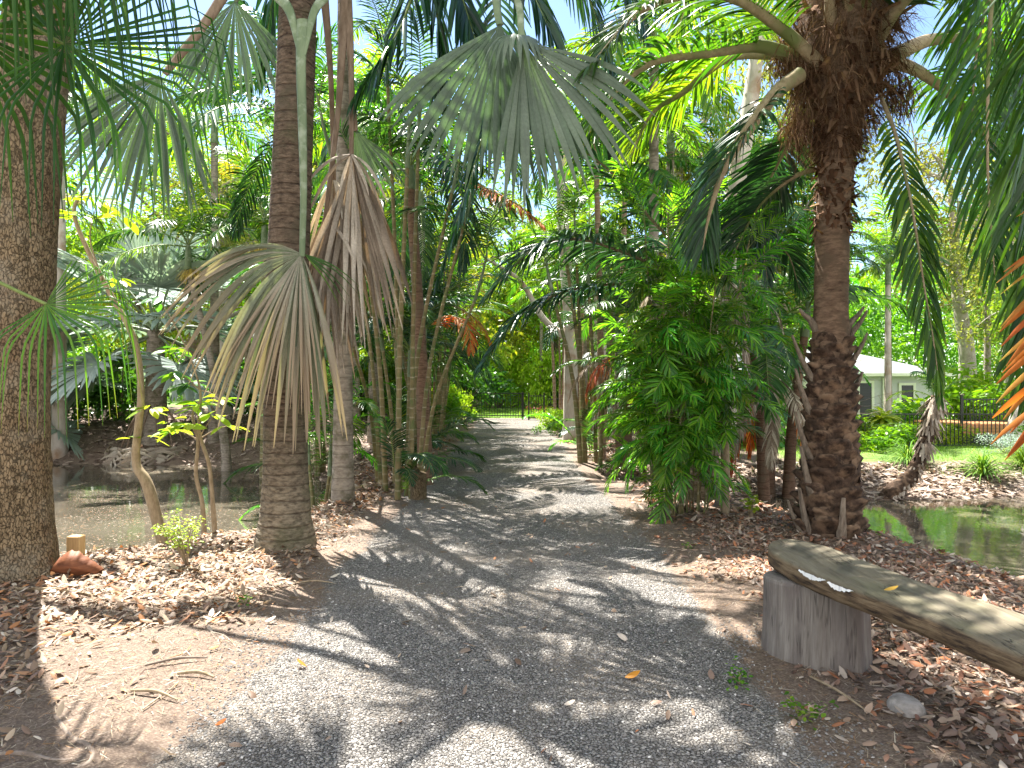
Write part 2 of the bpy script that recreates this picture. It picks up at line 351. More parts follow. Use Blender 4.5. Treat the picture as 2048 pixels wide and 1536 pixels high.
M['fence'] = simple('black_metal', (.015, .016, .018), .4, .5, .3)
M['wall'] = simple('painted_board', (.56, .56, .63), .6, .3, .08)
M['trim'] = simple('white_trim', (.78, .78, .76), .5, .3, .04)
M['roof'] = simple('pale_roof', (.20, .205, .21), .5, .4, .06)
M['louvre_shade'] = simple('dark_louvre_and_shade', (.02, .022, .024), .3, .5, .3)  # near-black of the window louvres; also paints shade in the verandah and under the deck
M['deck'] = simple('deck_timber', (.42, .20, .09), .6, .3, .3)
M['rock'] = barkmat('grey_rock', (.20, .18, .16), (.38, .35, .32), vscale=(18, 18, 18), bumpd=.006)
M['pink'] = simple('pink_flower', (.75, .10, .16), .5, .3, .2)
M['yflower'] = simple('palm_blossom', (.50, .36, .08), .6, .2, .3)
M['terracotta'] = simple('terracotta', (.40, .14, .06), .7, .3, .2)
M['boat'] = barkmat('fallen_sheath_brown', (.10, .035, .018), (.22, .085, .04), vscale=(8, 8, 40), bumpd=.004, rough=.6)
M['peg'] = barkmat('timber_peg', (.40, .26, .12), (.55, .38, .19), vscale=(60, 60, 6), bumpd=.002)
def groundmat():
    g = G('ground_soil_and_gravel'); ob = g.obj()
    sep = g.n('SeparateXYZ', Vector=ob)
    vo = g.n('TexVoronoi', Vector=ob, Scale=62.0, Randomness=1.0); ve = g.n('TexVoronoi', feature='DISTANCE_TO_EDGE', Vector=ob, Scale=62.0)
    vo2 = g.n('TexVoronoi', Vector=ob, Scale=150.0)
    cell = g.n('SeparateColor', Color=vo.outputs['Color']).outputs[0]
    gc = g.ramp(cell, [(0, (.135, .127, .118)), (.5, (.235, .222, .207)), (.9, (.34, .322, .30)), (1, (.5, .47, .43))])
    edge = g.ramp(ve.outputs['Distance'], [(0, 0.0), (.16, 1.0)])
    gc = g.mix((.05, .045, .04), gc, edge)
    big = g.noise(g.obj((1.6, .25, 1)), 1.0, 4, .6)
    dust = g.ramp(g.noise(ob, .8, 5, .65), [(.45, 0.0), (.62, .75)])
    gc = g.mix(gc, (.24, .20, .16), dust); gc = g.mix(gc, g.mix(gc, (.55, .52, .5), 1.0, 'MULTIPLY'), g.ramp(big, [(.5, 0.0), (.66, .3)]))
    gh = g.math('SUBTRACT', g.math('MULTIPLY', edge, 1.0), g.math('MULTIPLY', vo.outputs['Distance'], .8))
    # soil
    n1 = g.noise(ob, 38, 8, .78); n2 = g.noise(ob, 2.2, 4)
    sc = g.ramp(n1, [(.36, (.05, .034, .025)), (.52, (.155, .12, .088)), (.66, (.33, .27, .205))])
    sc = g.mix(sc, (.28, .215, .165), g.ramp(n2, [(.42, 0.0), (.7, .35)]))
    sv = g.n('TexVoronoi', Vector=g.obj((60, 140, 60)), Scale=1.0)
    sc = g.mix(sc, g.ramp(sv.outputs['Distance'], [(.1, (.45, .34, .26)), (.5, (.13, .085, .065))]), .45)
    pm = g.math('ADD', g.attr('t'), g.math('MULTIPLY', g.math('SUBTRACT', g.noise(ob, 7, 6, .75), .5), 1.1))
    pm = g.ramp(pm, [(.40, 0.0), (.62, 1.0)])
    c = g.mix(sc, gc, pm)
    h = g.mix(g.math('MULTIPLY', n1, 2.2), gh, pm)
    # grass ground colour
    gr = g.ramp(g.noise(ob, 9, 5, .7), [(.3, (.06, .12, .02)), (.7, (.17, .27, .05))])
    gm = g.ramp(g.math('ADD', g.attr('s'), g.math('MULTIPLY', g.math('SUBTRACT', g.noise(ob, 3, 5), .5), .9)), [(.42, 0.0), (.6, 1.0)])
    c = g.mix(c, gr, gm)
    return g.done(g.pbr(c, .85, g.bump(h, .8, .011), .3))
M['ground'] = groundmat()
def stonemat():
    g = G('gravel_stone'); c = g.ramp(g.attr('t'), [(0, (.12, .112, .105)), (.6, (.205, .194, .182)), (.95, (.28, .265, .245)), (1, (.65, .62, .58))])
    return g.done(g.pbr(c, .75, None, .35))
M['stone'] = stonemat()
def watermat():
    g = G('murky_water'); ob = g.obj()
    c = g.ramp(g.noise(ob, .7, 4), [(.3, (.058, .049, .036)), (.7, (.105, .092, .068))])
    sc = g.ramp(g.noise(ob, 26, 5, .75), [(.56, 0.0), (.66, 1.0)])
    sc = g.math('MULTIPLY', sc, g.ramp(g.noise(g.obj((.5, 1, 1)), .9, 3), [(.38, 0.0), (.6, .7)]))
    c = g.mix(c, (.38, .34, .27), sc)
    ro = g.math('ADD', .04, g.math('MULTIPLY', sc, .5))
    return g.done(g.pbr(c, ro, g.bump(g.noise(g.obj((1, .6, 1)), 5, 3), .10, .02), .6))
M['water'] = watermat()
# ================= terrain =================
PL = V([-40, 4.6], [-5.8, 5.5], [-4.6, 6.35], [-3.6, 6.75], [-3.0, 7.3], [-2.85, 8.4], [-2.75, 9.8], [-2.75, 11.0], [-3.5, 12.6], [-5, 14.8], [-8, 16.2], [-12, 16.6], [-40, 17])
PR = V([3.4, 10.4], [3.55, 9.2], [3.8, 8.2], [4.05, 7.3], [4.2, 6.3], [4.4, 5.3], [4.8, 4.3], [6.0, 3.1], [9, 2.4], [40, 2.2], [40, 11.4], [8.1, 11.1], [5.9, 11.0], [4.6, 11.3])
WZ = -0.5
def sdf(poly, x, y):
    d = np.full(x.shape, 1e9); ins = np.zeros(x.shape, bool); n = len(poly)
    for i in range(n):
        a, b = poly[i], poly[(i+1) % n]; e = b-a
        t = np.clip(((x-a[0])*e[0]+(y-a[1])*e[1])/(e@e), 0, 1)
        d = np.minimum(d, np.hypot(x-a[0]-t*e[0], y-a[1]-t*e[1]))
        c = ((a[1] > y) != (b[1] > y)); xx = a[0]+(y-a[1])/(e[1] if e[1] else 1e-9)*e[0]
        ins ^= c & (x < xx)
    return np.where(ins, -d, d)
PX = -0.06
def H(x, y):
    x = np.asarray(x, float); y = np.asarray(y, float)
    far = sstep(9.3, 12.0, y)
    base = np.zeros(np.broadcast(x, y).shape)
    base = base+np.where(x > 2, -.33*sstep(15, 19.5, y)*sstep(2.5, 6, x), 0)
    base = base+np.where(x < 0, .40*sstep(15.5, 21, y)*sstep(2.5, 6, -x), 0)
    side = sstep(1.25, 2.3, np.abs(x-PX))
    base = base+side*(fbm(x*1.1, y*1.1)*.14+fbm(x*5, y*5, 3)*.035)+side*.02
    for q, pl in enumerate((PL, PR)):
        s = sdf(pl, x, y)+fbm(x*1.7, y*1.7, 5+q)*.35
        w = .62+np.where(x < 0, 1.8, 2.8)*far
        k = sstep(-.25, 1.0, s/w)
        base = base*k+(WZ-.28)*(1-k)
    return base
def h1(x, y): return float(H(np.array([float(x)]), np.array([float(y)]))[0])
def axis(segs):
    out = []
    for a, b, s in segs: out += list(np.arange(a, b-1e-6, s))
    return np.array(out+[segs[-1][1]])
xs = axis([(-220, -40, 20), (-40, -14, 1.5), (-14, -6.4, .25), (-6.4, 6.4, .07), (6.4, 16, .25), (16, 40, 1.5), (40, 220, 20)])
ys = axis([(-6, 1.6, .5), (1.6, 12.4, .07), (12.4, 24, .16), (24, 40, .5), (40, 60, 2), (60, 400, 20)])
def sheet(name, xs, ys, dz, clampx=None):
    X, Y = np.meshgrid(xs, ys); Z = H(X, Y)
    e = fbm(X*1.3, Y*1.3, 9)*.5
    pm = 1-sstep(1.12, 1.5, np.abs(X-PX)+e*.8-.10*sstep(3.4, 2.4, Y)*(X < 0))
    pm = pm*(1-sstep(29.2, 29.8, Y))
    gm = np.maximum(sstep(29.6, 30.5, Y), sstep(13.0, 14.4, Y)*sstep(4.5, 6.5, X))
    gm = np.where((X < -3) & (Y < 33), 0, gm)
    if dz == 0: Z = Z-.03*(1-sstep(1.35, 1.5, np.abs(X-PX)))*(Y < 29.5)
    Z = Z+dz
    n, m = X.shape; i = (np.arange(n-1)[:, None]*m+np.arange(m-1)[None]).ravel()
    mb = MB(); mb.add(np.stack([X, Y, Z], -1).reshape(-1, 3), np.stack([i, i+1, i+m+1, i+m], 1), 0, pm.ravel(), gm.ravel())
    return tag(mb.build(name, M['ground']), kind='structure')
sheet('ground', xs, ys, 0)
sheet('path', xs[np.abs(xs-PX) < 1.82], ys[(ys > .5) & (ys < 29.7)], .004)
for pl, nm in ((PL, 'water'), (PR, 'water')):
    x0, x1 = (-40, -2.2) if pl is PL else (2.9, 40); y0, y1 = (4, 18) if pl is PL else (2, 13)
    mb = MB(); mb.add([[x0, y0, WZ], [x1, y0, WZ], [x1, y1, WZ], [x0, y1, WZ]], [[0, 1, 2, 3]])
    tag(mb.build(nm, M['water'], smooth=False), kind='structure')
# ---------- floating scum and leaves ----------
def scatter(n, x0, x1, y0, y1, cond):
    x = U(x0, x1, n); y = U(y0, y1, n); k = cond(x, y); return x[k], y[k]
def flat_leaves(mb, x, y, z, L, wd, lift=.25, t=None, seg=2, droop=.3, fold=.3, wob=.25):
    n = len(x); a = U(0, 2*np.pi, n); e = U(-lift, lift, n)
    D = np.stack([np.cos(a)*np.cos(e), np.sin(a)*np.cos(e), np.sin(e)], 1)
    W = np.stack([-np.sin(a), np.cos(a), U(-lift, lift, n)*1.6], 1)
    ribbon(mb, np.stack([x, y, z], 1), D, W, L, wd, seg, droop, None, fold, 0, t, 0, 1, wob)
for pl, xr, yr, n in ((PL, (-9, -2.8), (5, 16.5), 26000), (PR, (3.4, 11), (4, 11.3), 8000)):
    mb = MB(); x, y = scatter(n, *xr, *yr, lambda x, y: (sdf(pl, x, y) < -.1) & (fbm(x*.8, y*1.6, 2) > U(-.25, .2, len(x))))
    flat_leaves(mb, x, y, np.full(len(x), WZ+.004), U(.008, .05, len(x))**1.0, U(.006, .022, len(x)), 0.0, U(.45, 1, len(x)), 1, 0, 0, 0)
    tag(mb.build('floating_debris', M['litter']), 'pale flecks of leaf litter and scum floating on the '+('left' if pl is PL else 'right')+' pond', 'floating debris', kind='stuff')
# ---------- gravel ----------
def stones(n, cond, rmin, rmax, x0, x1, y0, y1):
    x, y = scatter(n, x0, x1, y0, y1, cond); n = len(x)
    o = V([1, 0, 0], [0, 1, 0], [-1, 0, 0], [0, -1, 0], [0, 0, 1], [0, 0, -.5])
    r = U(rmin, rmax, n); a = U(0, 6.28, n); v = o[None]*U(.55, 1.25, (n, 6, 1))*np.stack([r, r*U(.6, 1, n), r*U(.45, .8, n)], 1)[:, None]
    v = np.stack([v[..., 0]*np.cos(a)[:, None]-v[..., 1]*np.sin(a)[:, None], v[..., 0]*np.sin(a)[:, None]+v[..., 1]*np.cos(a)[:, None], v[..., 2]+v[..., 0]*U(-.3, .3, n)[:, None]], -1)
    v = v+np.stack([x, y, H(x, y)+.005+r*.15], 1)[:, None]
    f = V([0, 1, 4], [1, 2, 4], [2, 3, 4], [3, 0, 4], [1, 0, 5], [2, 1, 5], [3, 2, 5], [0, 3, 5]).astype(int)
    mb = MB(); mb.add(v.reshape(-1, 3), (f[None]+6*np.arange(n)[:, None, None]).reshape(-1, 3), 0, np.repeat(U(0, 1, n), 6)); return mb
mb = stones(95000, lambda x, y: (np.abs(x-PX) < 1.35+fbm(x*2, y*2, 4)*.9+U(-.25, .2, len(x))) & (U(0, 1, len(x)) < np.clip((3.6/y)**1.6, 0, 1)), .005, .0105, -1.9, 1.8, 2.3, 9.5)
tag(mb.build('gravel', M['stone'], smooth=False), 'small grey crushed stones covering the driveway path', 'gravel', kind='stuff')
# ---------- leaf litter ----------
def dens(x, y):
    ax = np.abs(x-PX); d = sstep(1.45, 2.1, ax+fbm(x*2, y*2, 7)*.9)
    pat = sstep(-.18, .12, fbm(x*1.3, y*1.3, 11))
    k = d*(.18+.82*pat)
    k = np.where((x < 0) & (y < 4.1), k*(.25+.75*sstep(2.0, 3.0, -x)), k)
    k = np.where((x > 0) & (y > 3.2), np.maximum(k, d*.6), k); k = np.where((x < 0) & (y > 4.2), np.maximum(k, d*.8), k)
    k = np.maximum(k, .007*(np.abs(x-PX) < 2))
    return k
def litter(n, x0, x1, y0, y1, Lr, mat, label, seg=2, lift=.45, z=.01, df=dens):
    x, y = scatter(n, x0, x1, y0, y1, lambda x, y: (sdf(PL, x, y) > -.05) & (sdf(PR, x, y) > -.05) & (U(0, 1, len(x)) < df(x, y)))
    zz = H(x, y); k = zz > WZ+.0; x, y, zz = x[k], y[k], zz[k]; n = len(x)
    L = U(Lr[0], Lr[1], n); mb = MB()
    flat_leaves(mb, x, y, zz+U(z*.6, z*2.6, n), L, L*U(.28, .5, n), lift, None, seg, U(-.5, .5, n), .35, .25)
    return tag(mb.build('leaf_litter', mat), label, 'leaf litter', kind='stuff')
litter(38000, -6, -.0, 2.2, 8.6, (.022, .085), M['litter'], 'dry brown and orange leaves heaped on the bank under the left trees', 3)
litter(42000, .0, 5.4, 2.0, 7.5, (.02, .08), M['litter'], 'curled brown, red and tan leaves on the soil around the bench', 3)
litter(14000, -3.2, -1.2, 8.4, 18, (.05, .13), M['litter'], 'brown leaves strewn under the cane palms on the left verge')
litter(14000, 1.2, 4.4, 7.2, 18, (.05, .13), M['litter'], 'brown leaves strewn under the palms on the right verge')
litter(16000, -14, -2.4, 12, 24, (.06, .22), M['litterfar'], 'pinkish dead leaves covering the far left bank', 2, .3, .01, lambda x, y: .8+0*x)
litter(16000, 2.6, 14, 9.6, 13.6, (.05, .2), M['litterfar'], 'pinkish dead leaves covering the far right bank', 2, .3, .01, lambda x, y: .8+0*x)
# fine chips and twigs
mb = MB()
x, y = scatter(60000, -4.5, 4.6, 2.1, 8, lambda x, y: (U(0, 1, len(x)) < sstep(1.15, 1.6, np.abs(x-PX)+fbm(x*2, y*2, 3)*.6)) & (sdf(PL, x, y) > .1) & (sdf(PR, x, y) > .1))
flat_leaves(mb, x, y, H(x, y)+U(.004, .02, len(x)), U(.012, .07, len(x)), U(.002, .009, len(x)), .3, U(0, 1, len(x)), 1, 0, 0, 0)
tag(mb.build('mulch_chips', M['litter'], smooth=False), 'fine bark chips and needles on the bare soil edges', 'mulch', kind='stuff')
mb = MB()
for i in range(900):
    x, y = rng.uniform(-4.6, 5), rng.uniform(2.2, 8.5)
    if abs(x-PX) < 1.55 or sdf(PL, np.array([x]), np.array([y]))[0] < .2 or sdf(PR, np.array([x]), np.array([y]))[0] < .2: continue
    a = rng.uniform(0, 6.28); L = rng.uniform(.06, .32); q = [V(x+math.cos(a)*L*s+rng.normal(0, .012), y+math.sin(a)*L*s+rng.normal(0, .012), 0) for s in (0, .33, .66, 1)]
    for p in q: p[2] = h1(p[0], p[1])+rng.uniform(.008, .022)
    r = rng.uniform(.0012, .004); tube(mb, q, [r, r, r*.5], 5, 6, 0, t=rng.random())
tag(mb.build('twig_litter', M['litter']), 'thin dry twigs lying among the dead leaves', 'twigs', kind='stuff')
# ================= hero plants =================
def noise_disp(amp, fx, fz, seed=0):
    def f(th, u, pts):
        z = pts[:, 2][:, None]
        return amp*fbm(np.cos(th)*fx+seed, np.sin(th)*fx, z*fz, 4)*2
    return f
# ---- rough barked tree, left ----
t = thing('rough_bark_tree', 'big tree with cracked plated brown bark at the left edge beside the pond', 'tree', (-3.76, 5.25, h1(-3.76, 5.25)))
tb = V(-3.76, 5.25, 0); mb = MB()
def rd(th, u, pts):
    z = pts[:, 2][:, None]
    b = .12*fbm(np.cos(th)*2.2, np.sin(th)*2.2, z*.8)*2+.035*fbm(np.cos(th)*14, np.sin(th)*14, z*9, 3)*2
    fl = np.exp(-np.clip(z+.05, 0, 9)*3.2)
    return b+fl*.5*(.3+.7*np.clip(np.cos(th*3+1.1), 0, 1))
tube(mb, [tb+V(-.08, 0, -.15), tb+V(-.08, 0, .5), tb+V(-.07, 0, 1.6), tb+V(.02, .0, 3.3), tb+V(.2, .05, 5.2), tb+V(.35, .1, 8), tb+V(.2, .2, 11)], [.275, .26, .245, .24, .23, .2, .15], 72, 330, 0, rd)
mb.build('trunk', M['rough'], t)
# ---- main ringed palm ----
MP = V(-2.09, 6.3, 0)
t = thing('ringed_fan_palm', 'stout fan palm with dark ringed trunk, hung with big grey and withered fan fronds', 'palm tree', (MP[0], MP[1], h1(MP[0], MP[1]))); mainpalm = t
mb = MB()
def rg(th, u, pts):
    z = pts[:, 2][:, None]; w = (z*15+2.5*fbm(np.cos(th)*.8, np.sin(th)*.8, z*1.7)) % 1
    return .014*np.maximum(0, 1-w*2.2)-.01+.05*fbm(np.cos(th)*3, np.sin(th)*3, z*2.5)*2*.5+.012*fbm(np.cos(th)*12, np.sin(th)*12, z*20, 2)
top = V(-1.98, 6.45, 6.6)
tube(mb, [MP+V(0, 0, -.12), MP+V(0, 0, .1), MP+V(0, 0, .35), MP+V(.0, 0, .9), MP+V(.0, .0, 2.0), MP+V(.05, .03, 3.5), MP+V(.09, .1, 5.2), top], [.32, .275, .235, .205, .192, .19, .178, .17, .17], 48, 420, 0, rg)
mb.build('trunk', M['mainbark'], t)
SM = [M['silver'], M['greenstem'], M['deadstem']]
# F1: hanging frond in front of the trunk
mb = MB(); A = P(604, 508, 5.86)
tube(mb, [P(605, 40, 5.97), P(602, 130, 5.90), P(605, 260, 5.86), P(607, 390, 5.85), A+V(0, 0, -.02)], [.052, .044, .038, .030, .026], 10, 24, 1, flat=.45, ref=V(1, 0, 0))
for sx in (-1, 1): tube(mb, [P(604+sx*80, -70, 6.25), P(604+sx*52, -15, 6.1), P(604+sx*24, 25, 6.0), P(604+sx*4, 110, 5.90)], [.10, .065, .04, .018], 8, 20, 1, flat=.35)
fan(mb, A, V(0, -.22, -1), V(-1, -.1, 0), 1.68, 42, -24, 112, .5, 1.0, .12, -.3, .9, 0, lambda a: np.interp(a, [-24, -5, 20, 60, 90, 122], [1.0, 1.02, .98, .86, .78, .5]), 10, 0, 1, .02, wob=.06, kd=.8)
fan(mb, A+V(-.02, .08, 0), V(-.1, .25, -1), V(-1, .3, 0), 1.45, 20, -14, 70, .45, 1.0, .12, .5, 1.0, 0, None, 9, .3, 1, .03, wob=.09)
fan(mb, A+V(.0, -.05, -.02), V(-.02, -.3, -1), V(-1, -.1, 0), 1.35, 22, -16, 34, .4, .3, .3, .1, .7, 0, None, 9, .5, 1, .04)
mb.build('frond', [M['silvertip'], M['greenstem'], M['deadstem']], t)
# small green segments to the right of the hastula
mb = MB(); fan(mb, A+V(.02, 0, 0), V(.8, -.2, -.5), V(.3, 0, .9), .62, 5, -16, 12, .2, .4, .3, 0, .5, 0); mb.build('frond', [M['livistona']], t)
# dead hanging fronds behind trunk (right)
for (ax, ay, dd, Rr, a0, a1, n, px, py) in ((703, 308, 6.65, 1.85, -20, 20, 20, 688, -120), (650, 440, 6.75, 1.55, -16, 20, 16, 690, 0), (668, 360, 6.9, 1.7, -22, 14, 18, 640, -100)):
    mb = MB(); A = P(ax, ay, dd)
    tube(mb, [P(px, py, 6.6), (P(px, py, 6.6)+A)/2+V(.03, 0, 0), A], [.05, .028, .022], 8, 20, 2, flat=.5)
    fan(mb, A, V(0, -.1, -1), V(-1, 0, 0), Rr, n, a0, a1, .42, .25, .1, .5, 1.3, 0, None, 10, 0, 1, .05, 2.2, .10)
    fan(mb, A+V(0, .06, 0), V(.05, .15, -1), V(-1, .3, 0), Rr*.85, n//2, a0*1.3, a1*1.3, .35, .4, .1, -.5, 1.3, 0, None, 9, 0, .7, .08, 2.2, .12)
    ribbon(mb, np.tile(A, (9, 1)), nrm(np.stack([U(-.6, .8, 9), U(-.6, .3, 9), U(-.9, -.2, 9)], 1)), V(1, .3, 0), U(.4, .9, 9), .035, 7, .8, None, .4, 0, None, .1, 1, .1)
    mb.build('frond', [M['dead'], M['greenstem'], M['deadstem']], t)
# small dark one hanging on the right
mb = MB(); A = P(712, 262, 6.7)
tube(mb, [P(690, -60, 6.6), P(700, 120, 6.65), A], [.04, .025, .02], 8, 14, 2)
fan(mb, A, V(.45, .1, -1), V(-1, 0, -.2), .72, 18, -30, 38, .5, .25, .4, .3, .8, 0, None, 7); mb.build('frond', SM, t)
# F4: great arching frond over the driveway
mb = MB(); A = P(1000, 50, 5.35)
tube(mb, [top+V(.1, -.05, -.1), top+V(.8, -.4, .1), P(960, -90, 5.6), A], [.06, .045, .035, .03], 10, 24, 1, flat=.5)
fan(mb, A, V(-.1, .1, -1), V(1, 0, .12), 1.28, 24, -52, 42, .62, .25, .3, .25, .55, 0, lambda a: np.interp(a, [-52, -40, -20, 10, 40], [.95, .95, 1.02, .95, 1.0]), 9, 0, .6, .015, wob=.02)
mb.build('frond', SM, t)
mb = MB(); A2 = P(1046, 82, 5.15)
tube(mb, [top+V(.1, -.15, -.1), top+V(1.0, -.9, -.1), P(1010, -60, 5.3), A2], [.055, .04, .03, .025], 10, 24, 1, flat=.5)
fan(mb, A2, V(.22, -.12, -1), V(1, -.12, .2), 1.26, 22, -24, 52, .6, .28, .45, .2, .55, 0, lambda a: np.interp(a, [-24, 20, 50], [1.0, 1.02, .92]), 9, .4, 1, .015, wob=.02)
fan(mb, A2+V(-.05, .05, .05), V(.1, -.55, -.1), V(1, 0, 0), .5, 11, -80, 70, .35, 2.2, .1, .1, .5, 0, None, 8, .5, 1, .03, wob=.03)
mb.build('frond', SM, t)
# F5, F6: silver fronds upper left
mb = MB(); A = P(470, 2, 6.9)
tube(mb, [top+V(-.05, 0, -.2), P(530, -90, 6.8), A], [.05, .035, .03], 8, 16, 1, flat=.5)
fan(mb, A, V(.02, -.2, -1), V(-1, .1, 0), 1.2, 34, -44, 62, .6, .3, .4, .25, .55, 0, None, 8); mb.build('frond', SM, t)
mb = MB(); A = P(318, 150, 6.3)
tube(mb, [top+V(-.1, 0, -.3), P(460, -30, 6.5), P(400, 60, 6.4), P(330, 148, 6.3)], [.07, .06, .05, .035], 8, 16, 1, flat=.6)
fan(mb, A, V(-.25, -.15, -1), V(-1, .1, .2), 1.42, 40, -46, 72, .6, .28, .4, .25, .55, 0, None, 9); mb.build('frond', [M['silver'], M['deadstem'], M['deadstem']], t)
# crown above the frame (throws the finger shadows)
for k, (az, el, Ls, Rr) in enumerate(((25, 30, 1.5, 1.15), (100, 60, 1.2, 1.1), (200, 45, 1.2, 1.1), (335, 40, 1.6, 1.25), (5, 55, 1.4, 1.2), (290, 78, 1.0, 1.1), (60, 80, .9, 1.0), (300, 20, 1.5, 1.1))):
    a = R(az); dr = V(math.cos(a)*math.cos(R(el)), math.sin(a)*math.cos(R(el)), math.sin(R(el)))
    A = top+dr*Ls; o = nrm(V(dr[0], dr[1], dr[2]*.2)); mb = MB()
    tube(mb, [top+V(0, 0, -.15), top+dr*Ls*.5, A], [.05, .04, .03], 6, 10, 1, flat=.5)
    fan(mb, A, o, nrm(np.cross(V(0, 0, 1), o)), Rr, 30, -95, 95, .55, .45, .4, .12, .5, 0, None, 6); mb.build('frond', SM, t)
# ---- cabbage palm off the left edge ----
CP = V(-4.35, 2.95, 0)
t = thing('cabbage_palm', 'fan palm whose thin green leaf fingers hang in front of the rough plated trunk', 'palm tree', (CP[0], CP[1], 0))
mb = MB(); tube(mb, [CP+V(0, 0, -.1), CP+V(0, .05, 2), CP+V(.02, .1, 4.2)], [.17, .14, .13], 20, 40, 0, noise_disp(.05, 3, 3)); mb.build('trunk', M['greybark'], t)
def livi(A, st, out, side, Rr, n, th0, th1, dr, s0, t0=0, t1=1):
    mb = MB(); tube(mb, [st, (st+A)/2+V(0, 0, .12), A], [.016, .012, .009], 6, 16, 1, flat=.6)
    fan(mb, A, out, side, Rr, n, th0, th1, .22, dr, s0, .25, .7, 0, None, 10, t0, t1, .05, .8, .04, kd=.45)
    mb.build('frond', [M['livistona'], M['rachis']], t)
livi(P(128, 88, 4.0), CP+V(.05, .1, 4.0), V(.92, .1, -.12), V(0, .35, .95), 1.5, 44, -120, 150, 6, .52, 0, .6)
livi(P(92, 608, 3.75), CP+V(.05, .1, 2.6), V(1, -.1, -.25), V(0, .55, .8), .9, 30, -95, 88, 6, .45, .4, 1)
livi(P(60, -70, 3.8), CP+V(.05, .1, 4.1), V(.9, .2, .05), V(0, .6, .6), 1.4, 36, -130, 120, 6, .42, 0, .6)
livi(P(-60, 60, 4.0), CP+V(.05, .1, 3.9), V(.5, .6, -.1), V(.5, 0, .8), 1.3, 30, -130, 120, 6, .45, 0, .6)
livi(P(-40, -20, 3.4), CP+V(.05, .1, 4.1), V(.9, -.1, .15), V(0, .9, .2), 1.3, 30, -120, 120, 6, .4, 0, .6)
# ---- saplings and small plants, left bank ----
def bigleaves(mb, c, n, L, wd, spread, el=(-.3, .35), mat=0, t=None, droop=.4):
    a = U(0, 6.28, n); e = U(el[0], el[1], n)
    D = np.stack([np.cos(a)*np.cos(e), np.sin(a)*np.cos(e), np.sin(e)], 1)
    B = np.asarray(c)+D*U(0, spread, n)[:, None]+rng.normal(0, .02, (n, 3))
    W = nrm(np.cross(D, V(0, 0, 1)+rng.normal(0, .25, (n, 3)))); Ls = L*U(.7, 1.1, n)
    ribbon(mb, B, D, W, Ls, Ls*wd, 4, droop, lambda s: np.sin(np.pi*np.clip(.04+.93*s, 0, 1))**.8, .25, mat, t, 0, 1, .1)
b = P(352, 1062, 7.4); b[2] = h1(b[0], b[1])
t = thing('sapling', 'thin pale sapling bending sharply near its foot at the pond edge', 'young tree', b)
mb = MB(); tube(mb, [b+V(0, 0, -.05), P(300, 985, 7.3), P(272, 920, 7.3), P(282, 790, 7.3), P(268, 680, 7.3), P(222, 590, 7.3), P(180, 510, 7.3), P(148, 425, 7.3), P(172, 375, 7.3)], [.055, .06, .042, .036, .032, .028, .024, .02, .012], 12, 90, 0, noise_disp(.06, 3, 6))
tube(mb, [P(180, 510, 7.3), P(205, 560, 7.2), P(180, 480, 7.2), P(190, 420, 7.1)], [.012, .012, .008, .004], 6, 14)
mb.build('trunk', M['tan'], t)
mb = MB()
for c, n, L in ((P(150, 430, 7.2), 9, .24), (P(190, 405, 7.1), 8, .24), (P(240, 432, 7.0), 6, .22), (P(300, 820, 7.2), 9, .2), (P(330, 850, 7.1), 6, .16), (P(285, 875, 7.25), 4, .18), (P(232, 555, 7.2), 4, .16)): bigleaves(mb, c, n, L, .42, .12)
mb.build('leaves', M['lime'], t)
for (bx, by, pts, lab, lv) in ((432, 1085, [(425, 1000), (418, 930), (398, 860), (400, 780), (375, 700)], 'slim upright sapling with glossy broad leaves beside the ringed trunk', [(395, 810, 9, 1), (440, 800, 7, 1), (350, 745, 10, 0), (375, 770, 10, 0), (350, 700, 8, 0), (320, 600, 6, 0)]),
                               (410, 1090, [(405, 1010), (392, 950), (396, 880), (385, 830), (400, 800)], 'second slim sapling with leaves catching the sun, nearest the pond', [(345, 860, 9, 1), (380, 850, 8, 1), (430, 830, 6, 1), (460, 850, 4, 1)])):
    b = P(bx, by, 6.75); b[2] = h1(b[0], b[1]); t = thing('sapling', lab, 'young tree', b)
    mb = MB(); pp = [P(x, y, 6.8) for x, y in pts]; tube(mb, [b+V(0, 0, -.05)]+pp, [.03, .022, .02, .017, .012, .006], 8, 50, 0, noise_disp(.08, 3, 9))
    for (x, y, n, k) in lv: c = P(x, y, 6.75); m = min(range(len(pp)), key=lambda i: np.linalg.norm(pp[i]-c+V(0, 0, .1))); tube(mb, [pp[m], (pp[m]+c)/2+V(0, 0, .02), c], [.008, .006, .003], 5, 8)
    mb.build('trunk', M['tan'], t)
    mb = MB(); 
    for (x, y, n, k) in lv: bigleaves(mb, P(x, y, 6.75), n, .2, .42, .05, mat=k)
    mb.build('leaves', [M['glossy'], M['lime']], t)
def small_plant(name, loc, h, w, n, L, wd, mat, label, cat='plant', stems=7, el=(-.3, .6)):
    b = V(*loc); t = thing(name, label, cat, b); mb = MB(); m2 = MB()
    for i in range(stems):
        a = rng.uniform(0, 6.28); rr = w*rng.uniform(.3, 1); e = b+V(math.cos(a)*rr, math.sin(a)*rr, h*rng.uniform(.55, 1))
        q = [b, b*.5+e*.5+V(0, 0, h*.18), e]; tube(mb, q, [.006, .004, .002], 5, 8)
        cc = resample(q, 10)[3:]
        for c in cc[::1]: bigleaves(m2, c, max(1, n//(stems*3)), L, wd, .03, el)
    mb.build('stem', M['tan'], t); m2.build('leaves', mat, t); return t
b = P(372, 1150, 5.5); small_plant('seedling', (b[0], b[1], h1(b[0], b[1])), .42, .30, 200, .032, .6, M['lime'], 'small lacy yellow-green seedling growing in the dry leaves on the left bank', stems=15)
